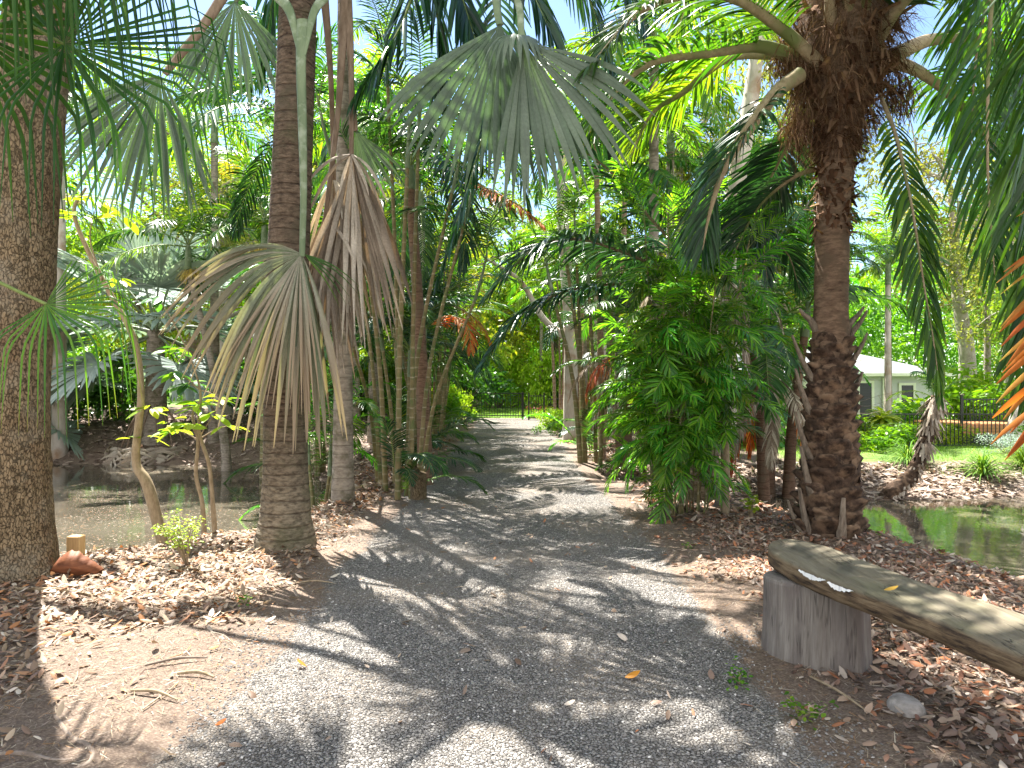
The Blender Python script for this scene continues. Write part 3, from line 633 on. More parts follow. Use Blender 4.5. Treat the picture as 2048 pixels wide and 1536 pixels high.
for i, (px, py, h, w, n, lab) in enumerate(((1478, 1368, .05, .09, 60, 'tiny green weed sprouting at the gravel edge in front of the bench stump'), (1600, 1440, .10, .12, 60, 'trailing green weed nearest the bottom edge below the bench stump'), (1500, 1050, .28, .12, 60, 'light green sprig on the litter right of the bamboo palm clump'), (1375, 1100, .04, .05, 25, 'tiny green sprout on the soil beside the driveway'), (1030, 1452, .03, .04, 0, ''), (490, 1215, .05, .05, 20, 'tiny bluish green seedling on the sunlit soil at left'))):
    if not n: continue
    d = 1.5*F/(py-768); x = (px-1024)/F*d; small_plant('weed', (x, d, h1(x, d)), h, w, int(n*.7), .026 if i != 2 else .06, .7, M['lime'] if i == 2 else M['bright'], lab, stems=5)
# fallen sheath, peg, dry stems
b = P(143, 1145, 5.2); z0 = h1(b[0], b[1]); mb = MB(); n = 24; u = np.linspace(-1, 1, n)
xx = b[0]+u*.20; zt = z0+.03+.16*np.clip(1-np.abs(u)**1.7, 0, 1)+.006*rng.normal(0, 1, n); yy = b[1]+.05*u*u
v = np.concatenate([np.stack([xx, yy, np.full(n, z0+.0)+.02*u*u], 1), np.stack([xx*.97+b[0]*.03, yy-.07, (zt+z0)/2], 1), np.stack([xx, yy+.02, zt], 1), np.stack([xx, yy+.035, zt-.01], 1), np.stack([xx, yy+.03, np.full(n, z0)], 1)])
i = np.arange(n-1); f = np.concatenate([np.stack([i+k*n, i+1+k*n, i+1+(k+1)*n, i+(k+1)*n], 1) for k in range(4)]); mb.add(v, f)
tag(mb.build('fallen_sheath', M['boat']), 'curved reddish brown palm sheath lying at the foot of the rough barked tree', 'palm sheath')
b = P(152, 1125, 5.75); z0 = h1(b[0], b[1]); mb = MB(); mb.box((b[0], b[1], z0+.09), (.11, .09, .22)); 
o = mb.build('timber_peg', M['peg'], smooth=False); bv = o.modifiers.new('b', 'BEVEL'); bv.width = .006; tag(o, 'short pale square timber peg standing by the pond edge', 'peg')
for i, (p, q, r, lab) in enumerate((((30, 1195, 4.6), (190, 1200, 4.55), .016, 'pale flattened palm stalk lying across the leaves at far left'), ((290, 1345, 3.6), (415, 1325, 3.7), .008, 'thin dark stick on the sunlit soil, the upper of two'), ((355, 1358, 3.5), (428, 1362, 3.45), .010, 'short pale stick on the sunlit soil beside the gravel'), ((262, 1396, 3.3), (355, 1410, 3.2), .009, 'curved brown stick near the lower left gravel edge'), ((590, 1172, 5.1), (665, 1170, 5.1), .007, 'forked dry twig at the gravel edge right of the ringed trunk'), ((1620, 1360, 3.4), (1745, 1440, 3.0), .007, 'long tan split reed lying below the bench stump'))):
    def gp(px, py, d): 
        dd = 1.5*F/(py-768); x = (px-1024)/F*dd; return V(x, dd, h1(x, dd)+.018)
    a, c = gp(*p), gp(*q); md = (a+c)/2+V(0, .02, .01); mb = MB(); tube(mb, [a, md, c], [r*.7, r, r*.5], 8, 14, 0, noise_disp(.12, 3, 30), flat=.8 if i else .35)
    tag(mb.build('stick', M['tan'] if i != 1 else M['branch']), lab, 'stick')
# surface roots lower left
b = V(-1.9, 2.75, 0); mb = MB()
for q in ([(-2.02, 3.02), (-1.85, 2.86), (-1.72, 2.78), (-1.66, 2.68), (-1.72, 2.6), (-1.82, 2.55)], [(-2.1, 2.7), (-1.95, 2.72), (-1.8, 2.68), (-1.7, 2.7)], [(-1.98, 2.6), (-1.9, 2.57), (-1.8, 2.54), (-1.74, 2.5)]):
    tube(mb, [V(x, y, h1(x, y)-.003) for x, y in q], [.009, .013, .010, .005], 10, 40, 0, noise_disp(.35, 3, 25))
tag(mb.build('tree_root', M['branch']), 'knotted brown surface root crossing the soil in the lower left corner', 'root')
# fallen leaves one can count
for px, py, L, az, lab in ((613, 1341, .075, 2.6, 'orange leaf lying in the sun on the gravel at left'), (1250, 1363, .085, .1, 'bright orange oval leaf on the shaded gravel right of centre'), (430, 1460, .05, .5, 'small curled orange leaf near the bottom left of the gravel'), (1128, 1418, .055, 0, 'small tan leaf on the gravel below centre'), (672, 1310, .05, 1, 'tiny red leaf on a sunny patch of gravel'), (660, 1160, .08, .1, 'tan leaf at the gravel edge beside the ringed palm'), (1143, 1299, .03, 2, 'tiny red leaf on a sunny spot right of centre'), (530, 1251, .07, .3, 'tan leaf on the shaded soil at the left gravel edge')):
    d = 1.5*F/(py-768); x = (px-1024)/F*d; mb = MB()
    ribbon(mb, V(x, d, h1(x, d)+.022), V(math.cos(az), math.sin(az), .12), V(-math.sin(az), math.cos(az), .35), L, L*.46, 6, -.35, lambda s: np.sin(np.pi*np.clip(.03+.95*s, 0, 1))**.8, .25, 0, .3 if 'orange' in lab else .9)
    tag(mb.build('fallen_leaf', M['orangeleaf'] if 'orange' in lab else M['litter']), lab, 'leaf')
# ---- bench ----
bx, by = 1.665, 3.80; bz = h1(bx, by)
t = thing('log_bench', 'rustic bench of one thick weathered plank resting on upright log stumps', 'bench', (bx, by, bz))
def stump(cx, cy, r, hgt, sd):
    mb = MB(); S = 96; th = np.linspace(0, 2*np.pi, S, endpoint=False)
    rr = r*(1+.06*np.cos(2*th+.8)+.045*np.sin(3*th+sd)+.13*np.exp(-((th-5.0-sd)/.22)**2)-.03*np.exp(-((th-4.15-sd)/.05)**2)-.04*np.exp(-((th-5.6-sd)/.05)**2)-.05*np.exp(-((th-4.5-sd)/.2)**2)+.008*fbm(np.cos(th)*9, np.sin(th)*9, sd))
    lev = [(-.08, 1.03), (.0, 1.025), (.12, 1.0), (.25, .985), (.38, .98), (hgt-.02, .985), (hgt-.006, .972), (hgt, .945)]
    lev = [(np.interp(k, range(len(lev)), [l[0] for l in lev]), np.interp(k, range(len(lev)), [l[1] for l in lev])) for k in np.linspace(0, len(lev)-1, 50)]
    v = [];
    for z, k in lev:
        q = rr*k*(1+.012*fbm(np.cos(th)*6+sd, np.sin(th)*6, z*1.5)+.006*fbm(np.cos(th)*30, np.sin(th)*30, z*2))
        v.append(np.stack([cx+q*np.cos(th), cy+q*np.sin(th), np.full(S, bz+z)+(.02*np.cos(th+1)*(z/hgt))], 1))
    for k in (.7, .4, .02): v.append(np.stack([cx+rr*k*np.cos(th), cy+rr*k*np.sin(th), np.full(S, bz+hgt+.001)+.02*k*np.cos(th+1)], 1))
    v = np.concatenate(v); K = len(v)//S; i = np.arange(K-1)[:, None]*S; j = np.arange(S)[None]; j2 = (j+1) % S
    mb.add(v, np.stack([(i+j).ravel(), (i+j2).ravel(), (i+S+j2).ravel(), (i+S+j).ravel()], 1)); return mb
stump(1.70, 3.80, .262, .43, 0).build('leg', M['stump'], t)
stump(2.23, 1.75, .24, .43, 2).build('leg', M['stump'], t)
near = resample(V([1.56, 4.12, 0], [1.50, 3.98, 0], [1.50, 3.72, 0], [1.56, 3.4, 0], [1.66, 3.05, 0], [1.83, 2.41, 0], [2.02, 1.75, 0], [2.1, 1.45, 0]), 60)
farr = resample(V([1.60, 4.18, 0], [1.72, 4.24, 0], [1.84, 4.12, 0], [1.93, 3.75, 0], [2.02, 3.3, 0], [2.15, 2.8, 0], [2.38, 1.9, 0], [2.48, 1.5, 0]), 60)
mb = MB(); K = 60; tz = bz+.435+.103; prof = [(0.5, 0, 0), (.2, 0, 0), (.03, -.001, 0), (.004, -.005, .2), (-.008, -.02, 1), (-.012, -.05, 1), (-.004, -.078, 1), (.03, -.098, 1), (.2, -.102, 1), (.5, -.102, 1)]
allp = []; ss = []
uu = np.linspace(0, 1, K); tilt = .03*np.sin(uu*2)
endk = np.clip(uu/.06, 0, 1)**.5
for k, (e, z, sv) in enumerate(prof+[(1-e, z, sv) for e, z, sv in prof[::-1]]):
    q = near*(1-e)+farr*e; wv = .006*fbm(q[:, 0]*7, q[:, 1]*7, k*.25)+.010*(k not in (0, 1, 2, 17, 18, 19))*fbm(q[:, 0]*16, q[:, 1]*9, z*40)
    zz = tz+z*(.35+.65*endk)+tilt*0+wv+.004*np.sin(q[:, 1]*5)
    allp.append(np.stack([q[:, 0]+wv*1.2, q[:, 1], zz], 1)); ss.append(np.full(K, sv))
v = np.concatenate(allp); KK = len(allp); i = np.arange(KK)[:, None]*K; i2 = ((np.arange(KK)+1) % KK)[:, None]*K; j = np.arange(K-1)[None]
mb.add(v, np.stack([(i+j).ravel(), (i2+j).ravel(), (i2+j+1).ravel(), (i+j+1).ravel()], 1), 0, .5, np.concatenate(ss))
mb.add(np.stack([p[0] for p in allp]), [list(range(KK))[::-1]], 0, .5, 1); mb.add(np.stack([p[-1] for p in allp]), [list(range(KK))], 0, .5, 1)
mb.build('seat_plank', M['plank'], t)
# ragged white patch along the near edge of the plank
mb = MB()
for q0, q1 in ((.35, .44), (.445, .52)):
 m_ = 40; sx = np.linspace(q0, q1, m_); qn = resample(near, 400)[(sx*399).astype(int)]
 wtop = .010+.010*fbm(sx*160, 0, 0); wbot = .028+.022*fbm(sx*220, 3, 0)
 v = np.concatenate([np.stack([qn[:, 0]-.012, qn[:, 1], tz-wtop], 1), np.stack([qn[:, 0]-.014-.003, qn[:, 1], tz-wbot*np.sin(np.pi*np.clip(np.linspace(.1, .98, m_), 0, 1))-.006], 1)])
 i = np.arange(m_-1); mb.add(v, np.stack([i, i+1, i+1+m_, i+m_], 1))
mb.build('white_patch', M['trim'], t)
mb = MB(); p = P(1765, 1185, 1); p = V(1.80, 2.98+.35, 0); dd = (1.5-tz)*F/(1185-768); xx = (1768-1024)/F*dd
ribbon(mb, V(xx, dd, tz+.012), V(1, .15, .03), V(-.1, 1, .2), .075, .026, 6, -.25, lambda s: np.sin(np.pi*np.clip(.03+.95*s, 0, 1))**.8, .25, 0, .95)
tag(mb.build('fallen_leaf', M['orangeleaf']), 'single yellow-tan leaf lying on top of the bench plank', 'leaf')
# rock
mb = MB(); d = 1.5*F/(1425-768); cx = (1815-1024)/F*d; th = np.linspace(0, 2*np.pi, 24, endpoint=False); v = []
for k, (z, q) in enumerate(((-.03, 1.02), (.015, 1), (.035, .9), (.048, .7), (.052, .35), (.052, .02))): rr = .072*q*(1+.35*fbm(np.cos(th)*1.3, np.sin(th)*1.3, 5)+.1*fbm(np.cos(th)*5, np.sin(th)*5, k)); v.append(np.stack([cx+rr*np.cos(th), d+rr*1.3*np.sin(th), np.full(24, h1(cx, d)+z)+.012*fbm(np.cos(th)*q*2, np.sin(th)*q*2, 1)], 1))
v = np.concatenate(v); i = np.arange(5)[:, None]*24; j = np.arange(24)[None]; j2 = (j+1) % 24; mb.add(v, np.stack([(i+j).ravel(), (i+j2).ravel(), (i+24+j2).ravel(), (i+24+j).ravel()], 1))
tag(mb.build('rock', M['rock']), 'flat pale grey stone half buried in the leaves below the bench', 'rock')
# ================= date palm (right) =================
DP = V(3.14, 6.72, 0); db = h1(DP[0], DP[1])
t = thing('date_palm', 'big date palm behind the bench, with boot-scarred trunk and shaggy fibrous head', 'palm tree', (DP[0], DP[1], db)); datep = t
mb = MB(); axis_pts = [DP+V(0, 0, db-.15), DP+V(0, 0, .3), DP+V(-.01, 0, 1.0), DP+V(0, .0, 1.8), DP+V(.0, 0, 2.3), DP+V(.02, 0, 3.2), DP+V(.07, 0, 3.9), DP+V(.10, .0, 4.6), DP+V(.12, .0, 5.6)]
ax_r = [.285, .255, .205, .175, .158, .155, .165, .36, .44]
def dd_(th, u, pts):
    z = pts[:, 2][:, None]
    return .06*fbm(np.cos(th)*3, np.sin(th)*3, z*3)*2+.03*fbm(np.cos(th)*12, np.sin(th)*12, z*10, 3)*2
tube(mb, axis_pts, ax_r, 48, 300, 0, dd_); mb.build('trunk', M['date'], t)
def trunk_at(z):
    zs = np.linspace(0, 1, 60); pp = resample(axis_pts, 60); k = np.interp(z, pp[:, 2], zs)
    return V(np.interp(k, zs, pp[:, 0]), np.interp(k, zs, pp[:, 1]), z), float(np.interp(k, np.linspace(0, 1, len(ax_r)), ax_r))
# leaf base boots: swollen overlapping lobes in a spiral
def boot(mb, c, az, w, h, out, up=.6, mat=0):
    n, m = 9, 8; u = np.linspace(-1, 1, n)[:, None]; v = np.linspace(0, 1, m)[None]
    prof = np.sin(np.pi*np.clip(v*.9+.05, 0, 1))**.6
    bul = out*(1-np.abs(u)**3.2)*(.25+.9*v**1.3)*np.where(v > .93, .62, 1)
    bul = bul*(1+.5*fbm(u*2+c[0]*30, v*3, c[2]*20+az))
    ww = w*u*(1.0-.35*v**2)*(1+.12*fbm(v*3, az, c[2]*10)); zz = h*(v-.35)-h*.1*u*u+.15*h*fbm(u*3+az*9, v*2, c[2]*7)
    e = V(math.cos(az), math.sin(az), 0); s = V(-math.sin(az), math.cos(az), 0)
    P_ = c+e*(bul[..., None]-.012)+s*(ww[..., None]*np.ones((n, m, 1)))+V(0, 0, 1)*(zz*np.ones((n, m)))[..., None]
    i = (np.arange(n-1)[:, None]*m+np.arange(m-1)[None]).ravel(); mb.add(P_.reshape(-1, 3), np.stack([i, i+m, i+m+1, i+1], 1), mat, rng.random())
    i = np.arange(n-1)*m+m-1; q = P_[:, -1]; inn = q-e*bul[:, -1:]*.9-V(0, 0, h*.08)
    mb.add(np.concatenate([q, inn]), np.stack([np.arange(n-1), np.arange(n-1)+n, np.arange(1, n)+n, np.arange(1, n)], 1), mat, .2)
mb = MB(); z = db-.02; k = 0
while z < 1.95:
    c, r = trunk_at(z); az = k*2.39996+rng.normal(0, .08); f = 1-.35*max(0, z-.8)
    boot(mb, c+V(math.cos(az), math.sin(az), 0)*r*.93, az, .165*f*rng.uniform(.8, 1.2), .17*f*rng.uniform(.8, 1.2), .13*f*rng.uniform(.5, 1.3)); z += .0175; k += 1
mb.build('leaf_base_boots', M['boot'], t)
for (az, z, L, lean) in ((200, .10, .4, .25), (205, .45, .45, .3), (190, .85, .38, .35), (188, 1.25, .40, .35), (182, 1.6, .38, .45), (262, .0, .40, .15), (10, 1.4, .22, .6), (0, 2.0, .22, .7), (350, 1.75, .25, .5), (182, 2.12, .12, 1.0), (5, 2.1, .16, .9), (176, .05, .3, .4)):
    c, r = trunk_at(max(z, db)); a = R(az); e = V(math.cos(a), math.sin(a), 0); mb = MB(); p0 = c+e*r*.9
    tube(mb, [p0-V(0, 0, .1), p0+e*.05, p0+e*(.06+L*lean*.5)+V(0, 0, L*.5), p0+e*(.05+L*lean)+V(0, 0, L)], [.06, .05, .034, .018], 10, 22, 0, noise_disp(.22, 3, 9), flat=.55, ref=V(-e[1], e[0], 0))
    mb.build('old_stub', M['stub'], t)
# shaggy fibrous collar: ragged plates and hair
mb = MB(); n = 900; z = U(2.95, 5.2, n); az = U(0, 6.28, n); cs = [trunk_at(q) for q in z]; c = np.array([q[0] for q in cs]); r = np.array([q[1] for q in cs]); e = np.stack([np.cos(az), np.sin(az), 0*az], 1)
big = sstep(3.7, 4.2, z); r2 = r+U(0, .12, n)*big
ribbon(mb, c+e*r2[:, None], nrm(e*U(-.1, .6, n)[:, None]+V(0, 0, 1)*U(-1.2, .6, n)[:, None]+rng.normal(0, .2, (n, 3))), nrm(np.stack([-e[:, 1], e[:, 0], U(-.4, .4, n)], 1)), U(.06, .22, n)*(.6+.8*big), U(.02, .09, n), 4, .3, lambda s: (1-.6*s)*(.8+.2*np.sin(9*s)), .5, 0, None, 0, 1, .15)
n = 8000; z = U(3.75, 5.3, n); az = U(0, 6.28, n); zz = np.linspace(3.4, 5.4, 50); tc = np.array([trunk_at(q)[0] for q in zz]); tr = np.array([trunk_at(q)[1] for q in zz])
c = np.stack([np.interp(z, zz, tc[:, 0]), np.interp(z, zz, tc[:, 1]), z], 1); e = np.stack([np.cos(az), np.sin(az), 0*az], 1); rad = np.interp(z, zz, tr)+U(-.03, .20, n)*sstep(3.75, 4.3, z)*(1+.35*np.cos(az*3))
D = nrm(e*U(0, .7, n)[:, None]+rng.normal(0, .35, (n, 3))+V(0, 0, -.5))
ribbon(mb, c+e*rad[:, None], D, nrm(rng.normal(0, 1, (n, 3))), U(.08, .3, n), U(.002, .006, n), 3, .6, lambda s: 1-.7*s, 0, 0, None, 0, 1, .25)
for (px, py, dd) in ((1610, 150, 6.55), (1800, 180, 6.6), (1570, 110, 6.6), (1590, 250, 6.5)):  # hanging fibrous sheaths
    q = P(px, py, dd); n = 420; ribbon(mb, q+rng.normal(0, 1, (n, 3))*V(.07, .07, .11), nrm(rng.normal(0, .4, (n, 3))+V(0, 0, -1)), nrm(rng.normal(0, 1, (n, 3))), U(.08, .26, n), U(.003, .012, n), 3, .4, lambda s: 1-.7*s, 0, 0, None, 0, 1, .2)
mb.build('fibre_collar', M['fibre'], t)
def dfrond(pts, n=46, Lf=.55, wf=.032, mats=('green', 'petiole'), parent=None, r0=.075, pf=.22, **kw):
    mb = MB(); kw.setdefault('seg', 5); kw.setdefault('droop', .5); kw.setdefault('r1', .004); kw.setdefault('fold', .45)
    pinnate(mb, pts, n, Lf, wf, pf, r0=r0, sides=10, **kw); return mb.build('frond', [M[mats[0]], M[mats[1]]], parent or t)
hc = P(1680, 120, 6.72)
DF = [([(1640, 130, 6.55), (1560, 55, 6.3), (1450, -10, 5.9), (1300, 10, 5.4), (1180, 130, 5.0)], 'green', {}),
      ([(1600, 120, 6.6), (1520, 92, 6.5), (1420, 105, 6.4), (1300, 125, 6.3), (1215, 200, 6.2), (1165, 300, 6.1)], 'cane', {}),
      ([(1560, 105, 6.9), (1457, 113, 7.2), (1366, 183, 7.5), (1300, 230, 7.7), (1250, 340, 7.8)], 'bright', {}),
      ([(1600, 150, 6.4), (1552, 185, 6.2), (1500, 255, 6.1), (1450, 330, 6.1), (1420, 420, 6.2), (1405, 500, 6.3)], 'dark', {}),
      ([(1645, 335, 6.9), (1585, 355, 7.1), (1520, 410, 7.4), (1480, 480, 7.6), (1450, 560, 7.7)], 'dark', dict(r0=.03)),
      ([(1600, 230, 6.9), (1570, 300, 7.3), (1530, 380, 7.6), (1505, 470, 7.8)], 'dark', dict(r0=.03)),
      ([(1700, 60, 6.5), (1690, -60, 6.2), (1640, -260, 5.7), (1500, -330, 5.0), (1330, -250, 4.6)], 'green', {}),
      ([(1660, 60, 6.5), (1655, -80, 6.1), (1560, -260, 5.2), (1380, -330, 4.2), (1150, -220, 3.7)], 'green', {}),
      ([(1720, 60, 6.5), (1745, -40, 6.2), (1830, -200, 5.6), (2000, -300, 5.0), (2250, -250, 4.6)], 'green', {}),
      ([(1750, 90, 6.5), (1800, 10, 6.2), (1900, -70, 5.8), (2050, -60, 5.3), (2200, 100, 5.0)], 'green', {}),
      ([(1790, 110, 6.7), (1870, 78, 6.9), (1990, 85, 7.1), (2100, 170, 7.2), (2180, 300, 7.3)], 'green', {}),
      ([(1780, 120, 6.9), (1850, 150, 7.3), (1930, 220, 7.6), (2010, 330, 7.9), (2060, 470, 8.1)], 'green', {}),
      ([(1760, 190, 6.5), (1789, 263, 6.2), (1812, 360, 6.05), (1828, 440, 6.0), (1846, 560, 6.0), (1868, 690, 6.0), (1880, 790, 6.0)], 'livistona', dict(Lf=.46, n=60, droop=.9, a0=58, a1=14, r0=.022, pf=.12, vee=0, up=V(.1, -1, .1))),
      ([(1690, 80, 6.9), (1700, -30, 7.3), (1720, -200, 8.2), (1740, -200, 9.6)], 'green', {}),
      ([(1650, 90, 6.9), (1600, 0, 7.4), (1500, -120, 8.4), (1400, -60, 9.6), (1350, 80, 10.2)], 'cane', {})]
for pts, m, kw in DF:
    kw = dict(dict(Lf=.74, n=72, wf=.036), **kw); dfrond([P(*p) for p in pts], mats=(m, 'petiole'), **kw)
# second date palm off the right edge
D2 = V(4.35, 3.2, 0)
t = thing('date_palm', 'date palm whose long green and orange fronds reach in from the right edge', 'palm tree', (D2[0], D2[1], h1(D2[0], D2[1])))
mb = MB(); tube(mb, [D2+V(0, 0, -.1), D2+V(.05, 0, 1.5), D2+V(.05, 0, 3.1)], [.26, .22, .2], 24, 60, 0, noise_disp(.1, 3, 6)); mb.build('trunk', M['date'], t)
for pts, m, kw in (([(2560, -150, 3.8), (2330, -320, 4.0), (2160, -150, 4.1), (2100, 120, 4.15), (2075, 420, 4.2), (2060, 650, 4.2)], 'green', dict(Lf=.95, n=96, droop=.55, wf=.04)),
                   ([(2560, -100, 3.9), (2300, -420, 4.4), (2080, -350, 4.8), (1990, -50, 5.0), (1975, 300, 5.1), (1990, 560, 5.2)], 'green', dict(Lf=.78, n=84, droop=.8, wf=.036)),
                   ([(2600, 0, 4.0), (2350, -150, 4.6), (2180, 60, 5.2), (2110, 330, 5.5), (2080, 620, 5.6), (2075, 820, 5.7)], 'green', dict(Lf=.85, n=84, droop=.7, wf=.038)),
                   ([(2520, -150, 3.9), (2260, -330, 4.6), (2060, -200, 5.4), (1960, 60, 5.8), (1940, 330, 5.9)], 'bright', dict(Lf=.8, n=80, droop=.7, wf=.036)),
                   ([(2560, -100, 4.2), (2300, -260, 5.4), (2160, -60, 6.2), (2090, 220, 6.5), (2060, 500, 6.6), (2050, 760, 6.6)], 'livistona', dict(Lf=.9, n=84, droop=.8, wf=.038)),
                   ([(2520, 200, 3.4), (2330, 250, 3.1), (2210, 420, 3.0), (2150, 620, 3.0), (2125, 800, 3.0), (2120, 900, 3.0)], 'orange', dict(Lf=.52, n=34, droop=.12, wf=.036, a0=60, a1=40, vee=5)),
                   ([(2600, -120, 3.5), (2400, -600, 3.2), (2100, -700, 3.0), (1800, -650, 3.2)], 'green', dict(Lf=.6, n=50)),
                   ([(2560, -150, 3.3), (2600, -500, 2.7), (2500, -700, 2.2), (2000, -900, 2.0)], 'green', dict(Lf=.6, n=50))):
    dfrond([P(*p) for p in pts], mats=(m, 'petiole'), r0=.035, pf=.12, **kw)
# ================= prototype fronds =================
PF = {}
def pf(key, L, elev, bend, mats, **kw):
    mb = MB(); pinnate(mb, arc(L, elev, bend, 10), r0=kw.pop('r0', .016), **kw); PF[key] = mb.mesh('frond', [M[mats[0]], M[mats[1]]])
for nm, mat, L, Lf, n, wf, dr in (('king', 'green', 2.3, .55, 34, .045, .7), ('kingd', 'dark', 2.3, .55, 34, .045, .8), ('kingb', 'bright', 2.2, .5, 34, .04, .8), ('cane', 'cane', 1.7, .42, 30, .032, .45), ('caned', 'dark', 1.7, .42, 30, .034, .45), ('caneg', 'green', 1.7, .42, 30, .034, .45), ('canes', 'bamboo', 1.7, .40, 26, .04, .4), ('yell', 'yellow', 1.7, .42, 28, .036, .5)):
    for j, (el, be) in enumerate(((78, 55), (58, 85), (30, 85), (0, 70), (-35, 45))):
        pf((nm, j), L*(.9 if j == 0 else 1), el, be, (mat, 'rachis'), n=n, Lf=Lf, wf=wf, pf=.14, droop=dr, vee=22-6*j, seg=3, side=0) if False else pf((nm, j), L*(.9 if j == 0 else 1), el, be, (mat, 'rachis'), n=n, Lf=Lf, wf=wf, pf=.14, droop=dr, vee=22-6*j, seg=3)
for nm, mat in (('dead', 'dead'), ('deadr', 'deadred')):
    pf((nm, 0), 1.7, -60, 25, (mat, 'deadstem'), n=26, Lf=.4, wf=.03, pf=.2, droop=1.2, vee=0, seg=3, a0=45, a1=12)
    pf((nm, 1), 1.5, -20, 65, (mat, 'deadstem'), n=26, Lf=.34, wf=.03, pf=.2, droop=1.2, vee=0, seg=3, a0=45, a1=12)
for j, (el, be) in enumerate(((70, 60), (35, 75), (0, 60))):
    pf(('bam', j), .66, el, be, ('bamboo', 'rachis'), n=16, Lf=.18, wf=.019, pf=.25, droop=.4, vee=8, seg=4, a0=62, a1=20, r0=.005, lprof=lambda x: .75+.4*np.sin(np.pi*x), wob=.08)
    pf(('bay', j), .6, el, be, ('cane', 'rachis'), n=16, Lf=.17, wf=.019, pf=.25, droop=.4, vee=8, seg=4, a0=62, a1=20, r0=.005, lprof=lambda x: .75+.4*np.sin(np.pi*x))
# fan protos
for nm, mat, n, spl in (('sfan', 'silverblue', 34, .62), ('gfan', 'livistona', 30, .45), ('dfan', 'dead', 26, .5)):
    for j, el in enumerate((75, 45, 12, -25)):
        mb = MB(); d = V(math.cos(R(el)), 0, math.sin(R(el))); A = d*1.2+V(0, 0, -.12)
        tube(mb, [V(0, 0, 0), d*.6+V(0, 0, .02), A], [.03, .022, .016], 6, 8, 1, flat=.6)
        dr = {'sfan': .25, 'gfan': .6, 'dfan': 1.0}[nm]; o = d+V(0, 0, -.25)
        fan(mb, A, o, V(0, 1, 0), 1.25, n, -115, 115, spl, dr, .4, .25, .5, 0, None, 5); PF[(nm, j)] = mb.mesh('frond', [M[mat], M['greenstem' if nm != 'dfan' else 'deadstem']])
PF['blossom'] = None
mb = MB(); n = 160; a = U(0, 6.28, n); ribbon(mb, np.stack([np.cos(a)*.05, np.sin(a)*.05, U(-.05, .05, n)], 1), np.stack([np.cos(a), np.sin(a), U(-.5, .6, n)], 1), np.stack([-np.sin(a), np.cos(a), 0*a], 1), U(.25, .5, n), .014, 4, 1.2, lambda s: 1-.3*s, 0, 0, None, 0, 1, .2); PF['blossom'] = mb.mesh('blossom', [M['yflower']])
def crown(t, c, key, counts, sc=1.0, jit=.12, a0=None, cap=None):
    """counts: number of fronds per elevation ring."""
    a = rng.uniform(0, 6.28) if a0 is None else a0; tot = sum(counts); i = 0
    for j, nn in enumerate(counts):
        kk = key if isinstance(key, str) else key[j % len(key)]
        for q in range(nn):
            az = a+i*2.39996+rng.normal(0, .1); i += 1
            nm = rng.choice(kk.split('|')) if '|' in kk else kk
            jj = j if (nm, j) in PF else 0
            link('frond', PF[(nm, jj)], t, tuple(np.asarray(c)-np.array(t.location)+V(0, 0, -.03*j)), az, sc*rng.uniform(.85, 1.12), rng.normal(0, .06), rng.normal(0, .06))
def palm(x, y, h, lab, key='king', counts=(2, 4, 5, 4, 2), sc=1.0, r=(.14, .10, .085), bark='greybark', lean=(0, 0), name='palm_tree', shaft=.7, blossom=0, group=None, bulge=1.25, cat='palm tree'):
    z0 = h1(x, y); t = thing(name, lab, cat, (x, y, z0), group); mb = MB(); b = V(x, y, z0)
    top = b+V(lean[0], lean[1], h); tube(mb, [b-V(0, 0, .1), b+V(lean[0]*.05, lean[1]*.05, .15*h), b+V(lean[0]*.4, lean[1]*.4, h*.55), top], [r[0]*bulge, r[0], r[1], r[2]], 14, max(20, int(h*14)), 0, noise_disp(.05, 3, 5))
    if shaft: tube(mb, [top-V(0, 0, .05), top+V(0, 0, shaft*.4), top+V(0, 0, shaft)], [r[2]*1.25, r[2]*1.05, r[2]*.6], 12, 10, 1)
    mb.build('trunk', [M[bark], M['greenstem']], t); crown(t, top+V(0, 0, shaft*.85), key, counts, sc)
    for q in range(blossom): link('blossom', PF['blossom'], t, (lean[0]+.12*math.cos(q*2.5), lean[1]+.12*math.sin(q*2.5), h-.05), q)
    return t
def canes(x, y, lab, stems, key='cane', counts=(1, 2, 2, 1), sc=1.0, r=.035, bark='canebark', low=0, lowkey=None, name='cane_palm_clump', lowsc=.9):
    z0 = h1(x, y); t = thing(name, lab, 'cane palm', (x, y, z0)); b = V(x, y, z0)
    for s in stems:
        dx, dy, ex, ey, h = s[:5]; p0 = b+V(dx, dy, -.1); p2 = b+V(dx+ex, dy+ey, h); p1 = p0*.5+p2*.5-V(ex, ey, 0)*.22; rr = s[5] if len(s) > 5 else r
        mb = MB(); tube(mb, [p0, p1, p2], [rr*1.25, rr, rr*.75], 10, max(16, int(h*16)), 0, noise_disp(.05, 3, 8)); tube(mb, [p2-V(ex, ey, h)*.01, p2+V(ex*.12, ey*.12, .3), p2+V(ex*.2, ey*.2, .6)], [rr*1.0, rr*.8, rr*.4], 8, 8, 1)
        mb.build('stem', [M[bark], M['greenstem']], t); crown(t, p2+V(ex*.2, ey*.2, .5), key, counts, sc*rng.uniform(.85, 1.1))
    for q in range(low):
        az = rng.uniform(0, 6.28); e = V(math.cos(az), math.sin(az), 0)*rng.uniform(0, .35)
        k = (lowkey or key).split('|'); k = k[q % len(k)]; j = rng.choice([0, 1, 1, 2, 2])
        link('frond', PF[(k, int(j))], t, tuple(e+V(0, 0, rng.uniform(0, .5))), az, lowsc*rng.uniform(.7, 1.15))
    return t
